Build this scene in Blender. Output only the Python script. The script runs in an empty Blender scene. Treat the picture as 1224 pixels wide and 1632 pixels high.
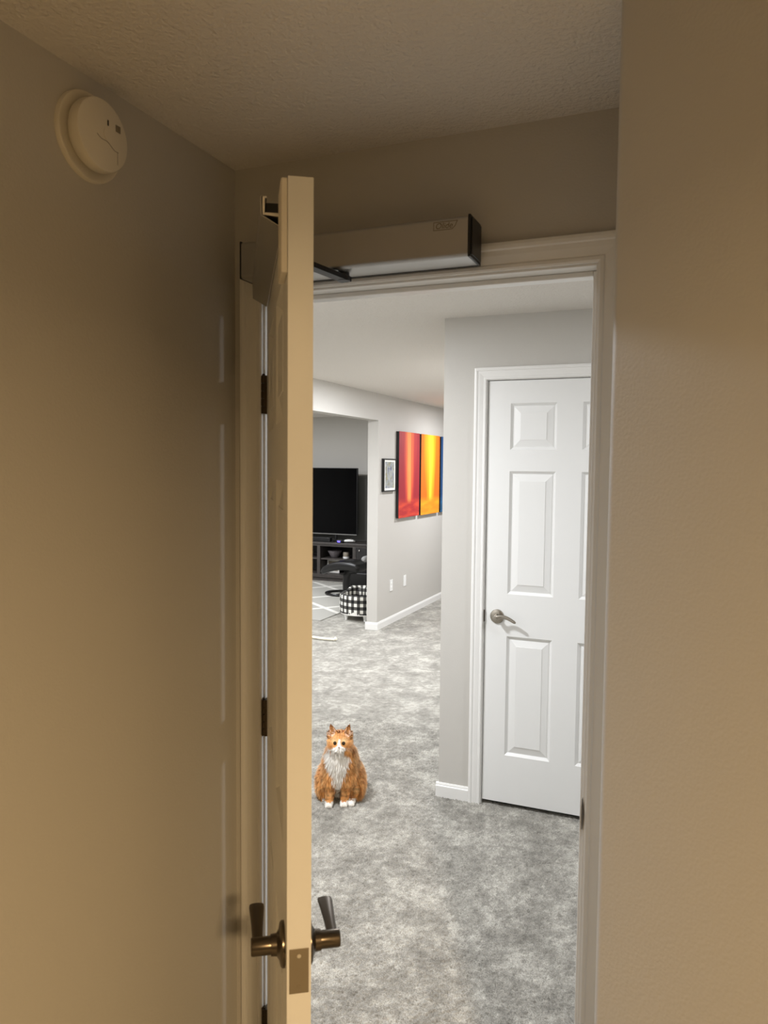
import bpy, bmesh, math, random
import numpy as np
from mathutils import Matrix, Vector

random.seed(7)
rng = np.random.default_rng(7)
scene = bpy.context.scene
C = scene.collection
R = math.radians

# ------------------------------------------------------------------ camera
CAM_H = 1.65
yaw, pitch, roll, FPX = R(22.44), R(3.489), R(0.525), 1209.1
cy, sy, cp, sp, cr, sr = math.cos(yaw), math.sin(yaw), math.cos(pitch), math.sin(pitch), math.cos(roll), math.sin(roll)
A_ = np.array([[cy, sy, 0], [0, 0, -1], [-sy, cy, 0]])
B_ = np.array([[1, 0, 0], [0, cp, -sp], [0, sp, cp]])
D_ = np.array([[cr, -sr, 0], [sr, cr, 0], [0, 0, 1]])
M_ = D_ @ B_ @ A_
cam_data = bpy.data.cameras.new('camera')
cam_data.sensor_fit = 'AUTO'
cam_data.sensor_width = 36.0
cam_data.lens = FPX / 1632.0 * 36.0
cam_data.clip_start = 0.02
cam_data.dof.use_dof = True          # phone lens focused on the hall beyond the door
cam_data.dof.focus_distance = 3.6
cam_data.dof.aperture_fstop = 9.0
cam = bpy.data.objects.new('camera', cam_data)
C.objects.link(cam)
right, down, fwd = M_[0], M_[1], M_[2]
cam.matrix_world = Matrix(((right[0], -down[0], -fwd[0], 0), (right[1], -down[1], -fwd[1], 0),
                           (right[2], -down[2], -fwd[2], CAM_H), (0, 0, 0, 1)))
scene.camera = cam

# ------------------------------------------------------------------ world, lights, exposure
world = bpy.data.worlds.new('night')
scene.world = world
world.use_nodes = True
world.node_tree.nodes['Background'].inputs[0].default_value = (0.02, 0.02, 0.025, 1)
world.node_tree.nodes['Background'].inputs[1].default_value = 0.2


def area(name, loc, target, size, power, color, shape='DISK', size_y=None, spread=180):
    l = bpy.data.lights.new(name, 'AREA')
    l.shape = shape
    l.size = size
    if size_y:
        l.size_y = size_y
    l.energy = power
    l.color = color
    l.spread = R(spread)
    o = bpy.data.objects.new(name, l)
    C.objects.link(o)
    o.location = loc
    d = Vector(target) - Vector(loc)
    o.rotation_euler = d.to_track_quat('-Z', 'Y').to_euler()
    return o


COOL = (0.93, 0.955, 1.0)
area('recessed_ceiling_lamp', (-1.95, 2.45, 2.345), (-1.95, 2.45, 0), 0.18, 60, COOL)
area('recessed_ceiling_lamp', (-1.9, 5.6, 2.345), (-1.9, 5.6, 0), 0.18, 64, COOL)
area('recessed_ceiling_lamp', (-1.9, 8.4, 2.345), (-1.9, 8.4, 0), 0.18, 52, COOL)
area('recessed_ceiling_lamp', (0.9, 2.6, 2.345), (0.9, 2.6, 0), 0.30, 26, COOL)
area('recessed_ceiling_lamp', (-4.8, 5.2, 2.345), (-4.8, 5.2, 0), 0.18, 105, COOL)
area('recessed_ceiling_lamp', (-5.4, 7.6, 2.345), (-5.4, 7.6, 0), 0.18, 95, COOL)
WARM = (1.0, 0.69, 0.36)
area('recessed_ceiling_lamp', (0.95, -1.02, 2.345), (0.95, -1.02, 0), 0.16, 106, WARM, spread=165)

vs = scene.view_settings
vs.view_transform = 'Standard'
vs.look = 'None'
vs.gamma = 1.0
vs.use_curve_mapping = False
vs.exposure = 0.0

# ------------------------------------------------------------------ materials
MAT = {}


def nt(name):
    m = bpy.data.materials.new(name)
    m.use_nodes = True
    t = m.node_tree
    return m, t, t.nodes['Principled BSDF']


def lin(c):
    return tuple(((v / 255) / 12.92 if v / 255 <= 0.04045 else ((v / 255 + 0.055) / 1.055) ** 2.4) for v in c)


def mat(name, rgb, rough=0.5, metal=0.0, bump=0.0, scale=200.0, var=0.0, vscale=8.0, spec=0.5, coat=0.0, detail=3.0, dist=0.002):
    m, t, b = nt(name)
    col = lin(rgb) + (1,)
    b.inputs['Base Color'].default_value = col
    b.inputs['Roughness'].default_value = rough
    b.inputs['Metallic'].default_value = metal
    b.inputs['Specular IOR Level'].default_value = spec
    b.inputs['Coat Weight'].default_value = coat
    tc = t.nodes.new('ShaderNodeTexCoord')
    if var > 0:
        n = t.nodes.new('ShaderNodeTexNoise')
        n.inputs['Scale'].default_value = vscale
        n.inputs['Detail'].default_value = 4
        r = t.nodes.new('ShaderNodeValToRGB')
        r.color_ramp.elements[0].position = 0.3
        r.color_ramp.elements[1].position = 0.7
        r.color_ramp.elements[0].color = tuple(max(0, c * (1 - var)) for c in col[:3]) + (1,)
        r.color_ramp.elements[1].color = tuple(min(1, c * (1 + var)) for c in col[:3]) + (1,)
        t.links.new(tc.outputs['Object'], n.inputs['Vector'])
        t.links.new(n.outputs['Fac'], r.inputs['Fac'])
        t.links.new(r.outputs['Color'], b.inputs['Base Color'])
    if bump > 0:
        n = t.nodes.new('ShaderNodeTexNoise')
        n.inputs['Scale'].default_value = scale
        n.inputs['Detail'].default_value = detail
        bp = t.nodes.new('ShaderNodeBump')
        bp.inputs['Strength'].default_value = bump
        bp.inputs['Distance'].default_value = dist
        t.links.new(tc.outputs['Object'], n.inputs['Vector'])
        t.links.new(n.outputs['Fac'], bp.inputs['Height'])
        t.links.new(bp.outputs['Normal'], b.inputs['Normal'])
    MAT[name] = m
    return m


mat('wall_paint', (196, 193, 187), 0.5, bump=0.4, scale=190, detail=2.0, dist=0.0012, spec=0.22)
mat('ceiling_paint', (226, 221, 214), 0.8, bump=1.0, scale=110, detail=4.0, dist=0.006, spec=0.2)
mat('trim_white', (232, 231, 228), 0.32, spec=0.45)
mat('door_white', (228, 228, 226), 0.36, bump=0.05, scale=300, dist=0.0005, spec=0.45)
mat('door_edge_white', (230, 226, 216), 0.45)
mat('primer_white', (222, 216, 204), 0.6, bump=0.1, scale=120)
mat('aluminium', (178, 177, 175), 0.34, 0.75, bump=0.02, scale=400)
mat('polished_metal', (242, 238, 230), 0.34, 1.0)
mat('black_plastic', (18, 17, 17), 0.4)
mat('dark_metal', (40, 38, 36), 0.4, 0.6)
mat('bronze', (100, 91, 79), 0.26, 0.95)
mat('bronze_dark', (80, 71, 60), 0.36, 0.9)
mat('nickel', (168, 162, 152), 0.27, 1.0)
mat('latch_steel', (136, 125, 106), 0.5, 0.35)
mat('plastic_white', (226, 220, 206), 0.45)
mat('plastic_grey', (136, 127, 113), 0.5)
mat('plate_white', (238, 238, 236), 0.35)
mat('black_frame', (20, 20, 20), 0.35)
mat('mat_board', (240, 239, 232), 0.8)
mat('tv_black', (9, 9, 10), 0.45)
mat('screen', (3, 3, 4), 0.06, spec=0.12)
mat('console_wood', (62, 57, 54), 0.45, var=0.15, vscale=14)
mat('console_inside', (30, 27, 26), 0.6)
mat('leather', (22, 21, 21), 0.32, bump=0.1, scale=120)
mat('black_wood', (16, 15, 15), 0.3)
mat('charcoal_paint', (104, 104, 100), 0.6)
mat('bowl_grey', (104, 98, 100), 0.5, var=0.3, vscale=40)
mat('cushion_grey', (150, 150, 148), 0.9, bump=0.3, scale=200)
mat('cream_rope', (238, 234, 218), 0.9, bump=0.4, scale=300)
mat('pink_nose', (150, 112, 100), 0.5)
mat('dark_gap', (10, 9, 8), 0.8)
mat('logo_ink', (112, 100, 80), 0.5)
mat('book_white', (214, 212, 206), 0.7)
mat('closet_grey', (70, 70, 70), 0.8)
mat('pet_lining', (232, 230, 224), 0.9, bump=0.2, scale=150)
m, t, b = nt('led_blue')
b.inputs['Base Color'].default_value = (0.02, 0.02, 0.2, 1)
b.inputs['Emission Color'].default_value = (0.16, 0.12, 1.0, 1)
b.inputs['Emission Strength'].default_value = 2.5
MAT['led_blue'] = m
m, t, b = nt('eye_amber')
b.inputs['Base Color'].default_value = (0.03, 0.018, 0.006, 1)
b.inputs['Roughness'].default_value = 0.08
MAT['eye'] = m


def carpet_mat(name, pile):
    m, t, b = nt(name)
    L = t.links.new
    N = t.nodes.new
    tc = N('ShaderNodeTexCoord')
    b.inputs['Roughness'].default_value = 0.95
    b.inputs['Specular IOR Level'].default_value = 0.1
    b.inputs['Sheen Weight'].default_value = 0.15

    def noise(scale, detail, dist=0.0, rough=0.55, stretch=None):
        n = N('ShaderNodeTexNoise')
        n.inputs['Scale'].default_value = scale
        n.inputs['Detail'].default_value = detail
        n.inputs['Roughness'].default_value = rough
        n.inputs['Distortion'].default_value = dist
        if stretch:
            mp = N('ShaderNodeMapping')
            mp.inputs['Scale'].default_value = stretch
            mp.inputs['Rotation'].default_value = (0, 0, R(-18))
            L(tc.outputs['Object'], mp.inputs['Vector'])
            L(mp.outputs['Vector'], n.inputs['Vector'])
        else:
            L(tc.outputs['Object'], n.inputs['Vector'])
        return n

    n1 = noise(5.5, 12, 0.2, 0.72, (1.0, 0.85, 1))  # light and dark of the brushed nap, painted into the colour as patches
    r1 = N('ShaderNodeValToRGB')
    e = r1.color_ramp.elements
    e[0].position, e[0].color = 0.39, lin((124, 121, 114)) + (1,)
    e[1].position, e[1].color = 0.60, lin((190, 187, 178)) + (1,)
    mid = e.new(0.50)
    mid.color = lin((154, 151, 143)) + (1,)
    n3 = noise(26.0, 8, 0.3, 0.7)
    av = N('ShaderNodeMix')
    av.data_type = 'FLOAT'
    av.inputs[0].default_value = 0.42
    L(n1.outputs['Fac'], av.inputs[2])
    L(n3.outputs['Fac'], av.inputs[3])
    L(av.outputs[0], r1.inputs['Fac'])
    n2 = noise(260, 2)
    r2 = N('ShaderNodeValToRGB')
    r2.color_ramp.elements[0].position = 0.3
    r2.color_ramp.elements[1].position = 0.72
    r2.color_ramp.elements[0].color = (0.58, 0.57, 0.56, 1)
    r2.color_ramp.elements[1].color = (1.24, 1.24, 1.23, 1)
    L(n2.outputs['Fac'], r2.inputs['Fac'])
    mx = N('ShaderNodeMix')
    mx.data_type = 'RGBA'
    mx.blend_type = 'MULTIPLY'
    mx.inputs['Factor'].default_value = 1.0
    L(r1.outputs['Color'], mx.inputs[6])
    L(r2.outputs['Color'], mx.inputs[7])
    L(mx.outputs[2], b.inputs['Base Color'])
    bp = N('ShaderNodeBump')
    bp.inputs['Strength'].default_value = 0.5
    bp.inputs['Distance'].default_value = 0.004
    L(n2.outputs['Fac'], bp.inputs['Height'])
    L(bp.outputs['Normal'], b.inputs['Normal'])
    MAT[name] = m


carpet_mat('carpet', True)


def gingham():
    m, t, b = nt('gingham')
    L = t.links.new
    N = t.nodes.new
    tc = N('ShaderNodeTexCoord')
    sx = N('ShaderNodeSeparateXYZ')
    L(tc.outputs['Object'], sx.inputs[0])

    def mth(op, a, bb=None):
        n = N('ShaderNodeMath')
        n.operation = op
        for i, v in enumerate((a, bb)):
            if v is None:
                continue
            if isinstance(v, (int, float)):
                n.inputs[i].default_value = v
            else:
                L(v, n.inputs[i])
        return n.outputs[0]
    ang = mth('ARCTAN2', sx.outputs[1], sx.outputs[0])
    u = mth('MULTIPLY', ang, 0.25 / 0.070)
    v = mth('MULTIPLY', sx.outputs[2], 1 / 0.070)
    a = mth('LESS_THAN', mth('FRACT', mth('ADD', u, 50.0)), 0.5)
    c = mth('LESS_THAN', mth('FRACT', mth('ADD', v, 50.2)), 0.5)
    s = mth('MULTIPLY', mth('ADD', a, c), 0.5)
    r = N('ShaderNodeValToRGB')
    r.color_ramp.interpolation = 'CONSTANT'
    e = r.color_ramp.elements
    e[0].position, e[0].color = 0.0, lin((238, 236, 228)) + (1,)
    e[1].position, e[1].color = 0.4, lin((84, 82, 78)) + (1,)
    k = e.new(0.9)
    k.color = lin((14, 14, 14)) + (1,)
    L(s, r.inputs['Fac'])
    L(r.outputs['Color'], b.inputs['Base Color'])
    b.inputs['Roughness'].default_value = 0.9
    MAT['gingham'] = m


gingham()


def canvas_mat(name, stops, ground, hseed):
    """abstract streaked painting: colour by distance from a vertical axis, broken by stretched noise"""
    m, t, b = nt(name)
    L = t.links.new
    N = t.nodes.new
    tc = N('ShaderNodeTexCoord')
    sx = N('ShaderNodeSeparateXYZ')
    L(tc.outputs['Generated'], sx.inputs[0])
    mp = N('ShaderNodeMapping')
    mp.inputs['Scale'].default_value = (1, 14, 0.8)
    mp.inputs['Location'].default_value = (hseed, hseed, 0)
    L(tc.outputs['Generated'], mp.inputs[0])
    n = N('ShaderNodeTexNoise')
    n.inputs['Scale'].default_value = 1.0
    n.inputs['Detail'].default_value = 5
    L(mp.outputs[0], n.inputs['Vector'])

    def mth(op, *a):
        k = N('ShaderNodeMath')
        k.operation = op
        for i, v in enumerate(a):
            if isinstance(v, (int, float)):
                k.inputs[i].default_value = v
            else:
                L(v, k.inputs[i])
        return k.outputs[0]
    d = mth('ABSOLUTE', mth('SUBTRACT', sx.outputs[1], 0.5))
    # streak is wide at the top and narrow lower down
    wid = mth('ADD', 0.16, mth('MULTIPLY', sx.outputs[2], 0.30))
    q = mth('DIVIDE', d, wid)
    q = mth('ADD', q, mth('MULTIPLY', mth('SUBTRACT', n.outputs['Fac'], 0.5), 1.1))
    rp = N('ShaderNodeValToRGB')
    el = rp.color_ramp.elements
    el[0].position, el[0].color = 0.02, lin(stops[0]) + (1,)
    el[1].position, el[1].color = 1.0, lin(stops[-1]) + (1,)
    for i, s in enumerate(stops[1:-1]):
        k = el.new(0.02 + 0.98 * (i + 1) / (len(stops) - 1))
        k.color = lin(s) + (1,)
    L(q, rp.inputs['Fac'])
    # ground band at the bottom fifth
    gn = N('ShaderNodeTexNoise')
    gm = N('ShaderNodeMapping')
    gm.inputs['Scale'].default_value = (1, 2, 16)
    L(tc.outputs['Generated'], gm.inputs[0])
    L(gm.outputs[0], gn.inputs['Vector'])
    gn.inputs['Scale'].default_value = 1.2
    gr = N('ShaderNodeValToRGB')
    gr.color_ramp.elements[0].position, gr.color_ramp.elements[0].color = 0.35, lin(ground[0]) + (1,)
    gr.color_ramp.elements[1].position, gr.color_ramp.elements[1].color = 0.65, lin(ground[1]) + (1,)
    L(gn.outputs['Fac'], gr.inputs['Fac'])
    mr = N('ShaderNodeMapRange')
    mr.interpolation_type = 'SMOOTHSTEP'
    mr.inputs['From Min'].default_value = 0.24
    mr.inputs['From Max'].default_value = 0.14
    L(sx.outputs[2], mr.inputs['Value'])
    mx = N('ShaderNodeMix')
    mx.data_type = 'RGBA'
    L(mr.outputs[0], mx.inputs['Factor'])
    L(rp.outputs['Color'], mx.inputs[6])
    L(gr.outputs['Color'], mx.inputs[7])
    L(mx.outputs[2], b.inputs['Base Color'])
    b.inputs['Roughness'].default_value = 0.6
    MAT[name] = m


canvas_mat('canvas_red', [(238, 150, 76), (214, 92, 52), (176, 46, 46), (150, 28, 40)], [(172, 36, 40), (212, 72, 46)], 0.3)
canvas_mat('canvas_yellow', [(246, 204, 52), (240, 172, 28), (230, 138, 14), (212, 104, 10)], [(228, 136, 18), (238, 160, 28)], 2.1)
canvas_mat('canvas_blue', [(70, 130, 190), (44, 100, 168), (24, 76, 140), (20, 66, 112)], [(24, 76, 110), (40, 96, 140)], 4.2)


def print_mat():
    m, t, b = nt('abstract_print')
    L = t.links.new
    N = t.nodes.new
    tc = N('ShaderNodeTexCoord')
    mp = N('ShaderNodeMapping')
    mp.inputs['Scale'].default_value = (1, 4.5, 4)
    mp.inputs['Location'].default_value = (3, 1.3, 0.4)
    L(tc.outputs['Generated'], mp.inputs[0])
    n = N('ShaderNodeTexNoise')
    n.inputs['Scale'].default_value = 1.3
    n.inputs['Detail'].default_value = 6
    L(mp.outputs[0], n.inputs['Vector'])
    r = N('ShaderNodeValToRGB')
    e = r.color_ramp.elements
    e[0].position, e[0].color = 0.28, lin((84, 74, 96)) + (1,)
    e[1].position, e[1].color = 0.75, lin((184, 178, 104)) + (1,)
    for p, c in ((0.4, (132, 140, 160)), (0.5, (178, 182, 176)), (0.6, (138, 136, 126))):
        k = e.new(p)
        k.color = lin(c) + (1,)
    L(n.outputs['Fac'], r.inputs['Fac'])
    L(r.outputs['Color'], b.inputs['Base Color'])
    b.inputs['Roughness'].default_value = 0.3
    MAT['print'] = m


print_mat()


def rug_mat():
    m, t, b = nt('lattice_rug')
    L = t.links.new
    N = t.nodes.new
    tc = N('ShaderNodeTexCoord')
    mp = N('ShaderNodeMapping')
    mp.inputs['Rotation'].default_value = (0, 0, R(38))
    mp.inputs['Scale'].default_value = (1.45, 1.45, 1)
    mp.inputs['Location'].default_value = (0.2, 0.42, 0)
    L(tc.outputs['Object'], mp.inputs[0])
    sx = N('ShaderNodeSeparateXYZ')
    L(mp.outputs[0], sx.inputs[0])

    def line(o):
        f = N('ShaderNodeMath'); f.operation = 'FRACT'; L(o, f.inputs[0])
        s = N('ShaderNodeMath'); s.operation = 'LESS_THAN'; L(f.outputs[0], s.inputs[0]); s.inputs[1].default_value = 0.085
        return s.outputs[0]
    mx = N('ShaderNodeMath'); mx.operation = 'MAXIMUM'
    L(line(sx.outputs[0]), mx.inputs[0])
    L(line(sx.outputs[1]), mx.inputs[1])
    c = N('ShaderNodeMix'); c.data_type = 'RGBA'
    c.inputs[6].default_value = lin((160, 158, 151)) + (1,)
    c.inputs[7].default_value = lin((208, 206, 199)) + (1,)
    L(mx.outputs[0], c.inputs['Factor'])
    L(c.outputs[2], b.inputs['Base Color'])
    b.inputs['Roughness'].default_value = 0.95
    MAT['rug'] = m


rug_mat()

m, t, b = nt('cat_fur')
vc = t.nodes.new('ShaderNodeVertexColor')
vc.layer_name = 'Col'
t.links.new(vc.outputs['Color'], b.inputs['Base Color'])
b.inputs['Roughness'].default_value = 0.75
b.inputs['Specular IOR Level'].default_value = 0.25
b.inputs['Sheen Weight'].default_value = 0.2
MAT['cat_fur'] = m


# ------------------------------------------------------------------ mesh helpers
class MB:
    def __init__(s):
        s.v = []
        s.f = []
        s.sm = []

    def add(s, vs_, fs_, smooth=False):
        o = len(s.v)
        s.v += [tuple(p) for p in vs_]
        s.f += [tuple(i + o for i in f) for f in fs_]
        s.sm += [smooth] * len(fs_)
        return s

    def box(s, x0, x1, y0, y1, z0, z1, bev=0.0, seg=2):
        bm = bmesh.new()
        bmesh.ops.create_cube(bm, size=1)
        for v in bm.verts:
            v.co = ((x0 + x1) / 2 + v.co.x * (x1 - x0), (y0 + y1) / 2 + v.co.y * (y1 - y0), (z0 + z1) / 2 + v.co.z * (z1 - z0))
        if bev > 0:
            bmesh.ops.bevel(bm, geom=bm.edges[:], offset=bev, segments=seg, affect='EDGES', profile=0.5)
        s.bm(bm, bev > 0 and seg > 2)
        return s

    def bm(s, bm, smooth=False):
        bm.verts.index_update()
        s.add([v.co[:] for v in bm.verts], [[v.index for v in f.verts] for f in bm.faces], smooth)
        bm.free()

    def prism(s, pts, axis, a, b):
        """closed polygon pts (2-D) extruded along axis between a and b"""
        n = len(pts)

        def P(p, w):
            return {'x': (w, p[0], p[1]), 'y': (p[0], w, p[1]), 'z': (p[0], p[1], w)}[axis]
        vs_ = [P(p, a) for p in pts] + [P(p, b) for p in pts]
        fs_ = [list(range(n))[::-1], list(range(n, 2 * n))] + [[i, (i + 1) % n, n + (i + 1) % n, n + i] for i in range(n)]
        return s.add(vs_, fs_)

    def lathe(s, prof, c=(0, 0, 0), axis=(0, 0, 1), seg=28, smooth=True):
        ax = Vector(axis).normalized()
        q = Vector((0, 0, 1)).rotation_difference(ax)
        vs_, fs_ = [], []
        n = len(prof)
        for i in range(seg):
            a = 2 * math.pi * i / seg
            for r, h in prof:
                vs_.append(tuple(Vector(c) + q @ Vector((r * math.cos(a), r * math.sin(a), h))))
        for i in range(seg):
            j = (i + 1) % seg
            for k in range(n - 1):
                fs_.append((i * n + k, j * n + k, j * n + k + 1, i * n + k + 1))
        fs_.append([i * n for i in range(seg)][::-1])
        fs_.append([i * n + n - 1 for i in range(seg)])
        return s.add(vs_, fs_, smooth)

    def tube(s, path, radii, seg=14, flat=1.0, up=(0, 0, 1), smooth=True):
        """sweep an ellipse along a path; radii = list of (rw, rh) across and along up"""
        P = [Vector(p) for p in path]
        vs_, fs_ = [], []
        for i, p in enumerate(P):
            tdir = (P[min(i + 1, len(P) - 1)] - P[max(i - 1, 0)]).normalized()
            u = Vector(up)
            w = tdir.cross(u).normalized()
            u = w.cross(tdir).normalized()
            rw, rh = radii[i] if isinstance(radii, list) else radii
            for k in range(seg):
                a = 2 * math.pi * k / seg
                vs_.append(tuple(p + w * rw * math.cos(a) + u * rh * math.sin(a)))
        for i in range(len(P) - 1):
            for k in range(seg):
                l = (k + 1) % seg
                fs_.append((i * seg + k, i * seg + l, (i + 1) * seg + l, (i + 1) * seg + k))
        fs_.append(list(range(seg))[::-1])
        fs_.append([(len(P) - 1) * seg + k for k in range(seg)])
        return s.add(vs_, fs_, smooth)

    def build(s, name, material, parent=None, loc=None):
        me = bpy.data.meshes.new(name)
        me.from_pydata(s.v, [], s.f)
        me.polygons.foreach_set('use_smooth', s.sm)
        bm = bmesh.new()
        bm.from_mesh(me)
        bmesh.ops.recalc_face_normals(bm, faces=bm.faces[:])
        bm.to_mesh(me)
        bm.free()
        if any(s.sm):
            try:
                me.set_sharp_from_angle(angle=R(40))
            except Exception:
                pass
        me.materials.append(MAT[material])
        o = bpy.data.objects.new(name, me)
        C.objects.link(o)
        if parent is not None:
            o.parent = parent
        if loc is not None:
            o.location = loc
        return o


def box(name, material, x0, x1, y0, y1, z0, z1, bev=0.0, parent=None, seg=2):
    return MB().box(x0, x1, y0, y1, z0, z1, bev, seg).build(name, material, parent)


def tag(o, label, cat, group=None):
    o['label'] = label
    o['category'] = cat
    if group:
        o['group'] = group
    return o


def struct(o, label=None):
    o['kind'] = 'structure'
    if label:
        o['label'] = label
    return o


def empty(name, loc=(0, 0, 0), rz=0.0, parent=None):
    o = bpy.data.objects.new(name, None)
    o.empty_display_size = 0.05
    C.objects.link(o)
    o.location = loc
    o.rotation_euler = (0, 0, rz)
    if parent is not None:
        o.parent = parent
    return o


def local_box(name, material, c, x0, x1, y0, y1, z0, z1, bev, parent, seg=2):
    """box with the parent's origin at c (world coordinates given)"""
    return MB().box(x0 - c[0], x1 - c[0], y0 - c[1], y1 - c[1], z0 - c[2], z1 - c[2], bev, seg).build(name, material, parent)


# ------------------------------------------------------------------ room shell
H = 2.36
XL = -1.06        # left wall of the vestibule
YD = 1.60         # vestibule side of the doorway wall
YD2 = 1.715       # hall side
XJ0, XJ1 = -0.975, -0.2025   # clear opening between the jambs
HEAD = 2.057
YF = 3.532        # wall with the far door
XF = -1.15        # free corner of that wall
XG = -2.934       # gallery wall
YJ = 6.94         # jamb of the wide opening

struct(box('ceiling', 'ceiling_paint', -7.6, 4.7, -5.6, 11.1, H, H + 0.1), 'textured off-white ceiling running from the vestibule into the hall')
struct(box('wall_left', 'wall_paint', XL - 0.12, XL, -5.5, YD, 0, H), 'beige wall on the left with a smoke detector')
mb = MB()
mb.box(-7.5, XJ0 - 0.018, YD, YD2, 0, H)
mb.box(XJ1 + 0.018, 4.6, YD, YD2, 0, H)
mb.box(XJ0 - 0.018, XJ1 + 0.018, YD, YD2, HEAD + 0.018, H)
struct(mb.build('wall_front', 'wall_paint'), 'beige wall around the open doorway')
# near wall: bull-nosed corner, its splay made up so it catches less lamplight
XN, YN, SPL = -0.126, 1.2, R(45)
bm = bmesh.new()
foot = [(XN, YN), (1.9, YN - math.tan(SPL) * (1.9 - XN)), (4.6, YN - math.tan(SPL) * (1.9 - XN)), (4.6, YD), (XN, YD)]
lo_ = [bm.verts.new((x, y, 0)) for x, y in foot]
hi_ = [bm.verts.new((x, y, H)) for x, y in foot]
bm.faces.new(lo_[::-1])
bm.faces.new(hi_)
for k in range(5):
    l = (k + 1) % 5
    bm.faces.new((lo_[k], lo_[l], hi_[l], hi_[k]))
bm.edges.ensure_lookup_table()
ed = [e for e in bm.edges if all(abs(v.co.x - XN) < 1e-4 and abs(v.co.y - YN) < 1e-4 for v in e.verts)]
bmesh.ops.bevel(bm, geom=ed, offset=0.010, segments=6, affect='EDGES', profile=0.5)
mb = MB()
mb.bm(bm)
struct(mb.build('wall_right', 'wall_paint'), 'close tan wall with a rounded corner filling the right side')
struct(box('wall_back', 'wall_paint', XL - 0.12, 4.7, -5.6, -5.5, 0, H))
struct(box('wall_east', 'wall_paint', 4.6, 4.7, -5.5, YD, 0, H))
struct(box('wall_side', 'wall_paint', 2.0, 2.1, YD2, 11.0, 0, H))
# far hall
FX0, FX1 = -0.929, -0.167     # far door slab
mb = MB()
mb.box(XF, FX0 - 0.021, YF, YF + 0.12, 0, H, 0)
mb.box(FX1 + 0.021, 2.0, YF, YF + 0.12, 0, H)
mb.box(FX0 - 0.021, FX1 + 0.021, YF, YF + 0.12, 2.075, H)
mb.box(XF, XF + 0.115, YF + 0.12, 11.0, 0, H)
struct(mb.build('wall_far', 'wall_paint'), 'pale grey wall holding the closed white door')
struct(box('wall_closet', 'closet_grey', XF + 0.115, 2.0, 4.3, 4.4, 0, H))
mb = MB()
mb.box(XG - 0.112, XG, YJ, 11.0, 0, H)
mb.box(XG - 0.112, XG, 2.3, YJ, 2.098, H)
mb.box(XG - 0.112, XG, YD2, 2.3, 0, H)
struct(mb.build('wall_gallery', 'wall_paint'), 'pale grey wall with paintings beside a wide opening')
struct(box('wall_end', 'wall_paint', XG, XF, 11.0, 11.1, 0, H))
struct(box('wall_media', 'wall_paint', -7.5, XG - 0.112, 10.12, 10.24, 0, H), 'grey wall behind the television')
struct(box('wall_outer', 'wall_paint', -7.6, -7.5, YD2, 10.24, 0, H))
mb = MB()
mb.box(-5.6, -3.06, 10.04, 10.118, 0, 1.47, 0)
mb.box(-5.62, -3.055, 10.03, 10.119, 1.47, 1.50, 0.004)
struct(mb.build('wall_half', 'charcoal_paint'), 'charcoal lower wall panel right of the television')

# floor: carpet slab plus a pile of real tufts where the picture shows them
floor = struct(box('floor', 'carpet', -7.6, 4.7, -5.6, 11.1, -0.1, 0.0), 'mottled grey plush carpet')


def carpet_pile():
    x0, x1, y0, y1, c = -2.25, -0.02, 1.75, 4.5, 0.0048
    nx, ny = int((x1 - x0) / c), int((y1 - y0) / c)
    xs = np.linspace(x0, x1, nx)
    ys = np.linspace(y0, y1, ny)
    X, Y = np.meshgrid(xs, ys, indexing='ij')
    j = c * 0.42
    Z = rng.random((nx, ny)) * 0.0075
    k = rng.random((nx // 2 + 1, ny // 2 + 1)) * 0.004
    Z += np.kron(k, np.ones((2, 2)))[:nx, :ny]
    edge = np.minimum.reduce([X - x0, x1 - X, Y - y0, y1 - Y])
    w = np.clip(edge / 0.08, 0, 1)
    Z = Z * w - 0.0025 * (1 - w) - 0.001
    X = X + (rng.random(X.shape) - 0.5) * 2 * j
    Y = Y + (rng.random(Y.shape) - 0.5) * 2 * j
    co = np.stack([X, Y, Z], -1).reshape(-1, 3).astype(np.float32)
    I = np.arange(nx * ny).reshape(nx, ny)
    q = np.stack([I[:-1, :-1], I[1:, :-1], I[1:, 1:], I[:-1, 1:]], -1).reshape(-1, 4)
    me = bpy.data.meshes.new('carpet_pile')
    me.vertices.add(len(co))
    me.vertices.foreach_set('co', co.ravel())
    me.loops.add(q.size)
    me.loops.foreach_set('vertex_index', q.ravel().astype(np.int32))
    me.polygons.add(len(q))
    me.polygons.foreach_set('loop_start', np.arange(0, q.size, 4, dtype=np.int32))
    me.update()
    me.validate()
    me.polygons.foreach_set('use_smooth', np.ones(len(q), dtype=bool))
    me.materials.append(MAT['carpet'])
    o = bpy.data.objects.new('carpet_pile', me)
    C.objects.link(o)
    o.parent = floor
    o['kind'] = 'stuff'


carpet_pile()

# ------------------------------------------------------------------ trim
CAS = [(0.0, 0.0), (0.0, 0.008), (0.004, 0.0105), (0.010, 0.0105), (0.013, 0.0085), (0.017, 0.0095), (0.030, 0.0125),
       (0.040, 0.0135), (0.043, 0.0165), (0.0495, 0.0175), (0.0555, 0.0165), (0.0575, 0.013), (0.0575, 0.0)]


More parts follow.
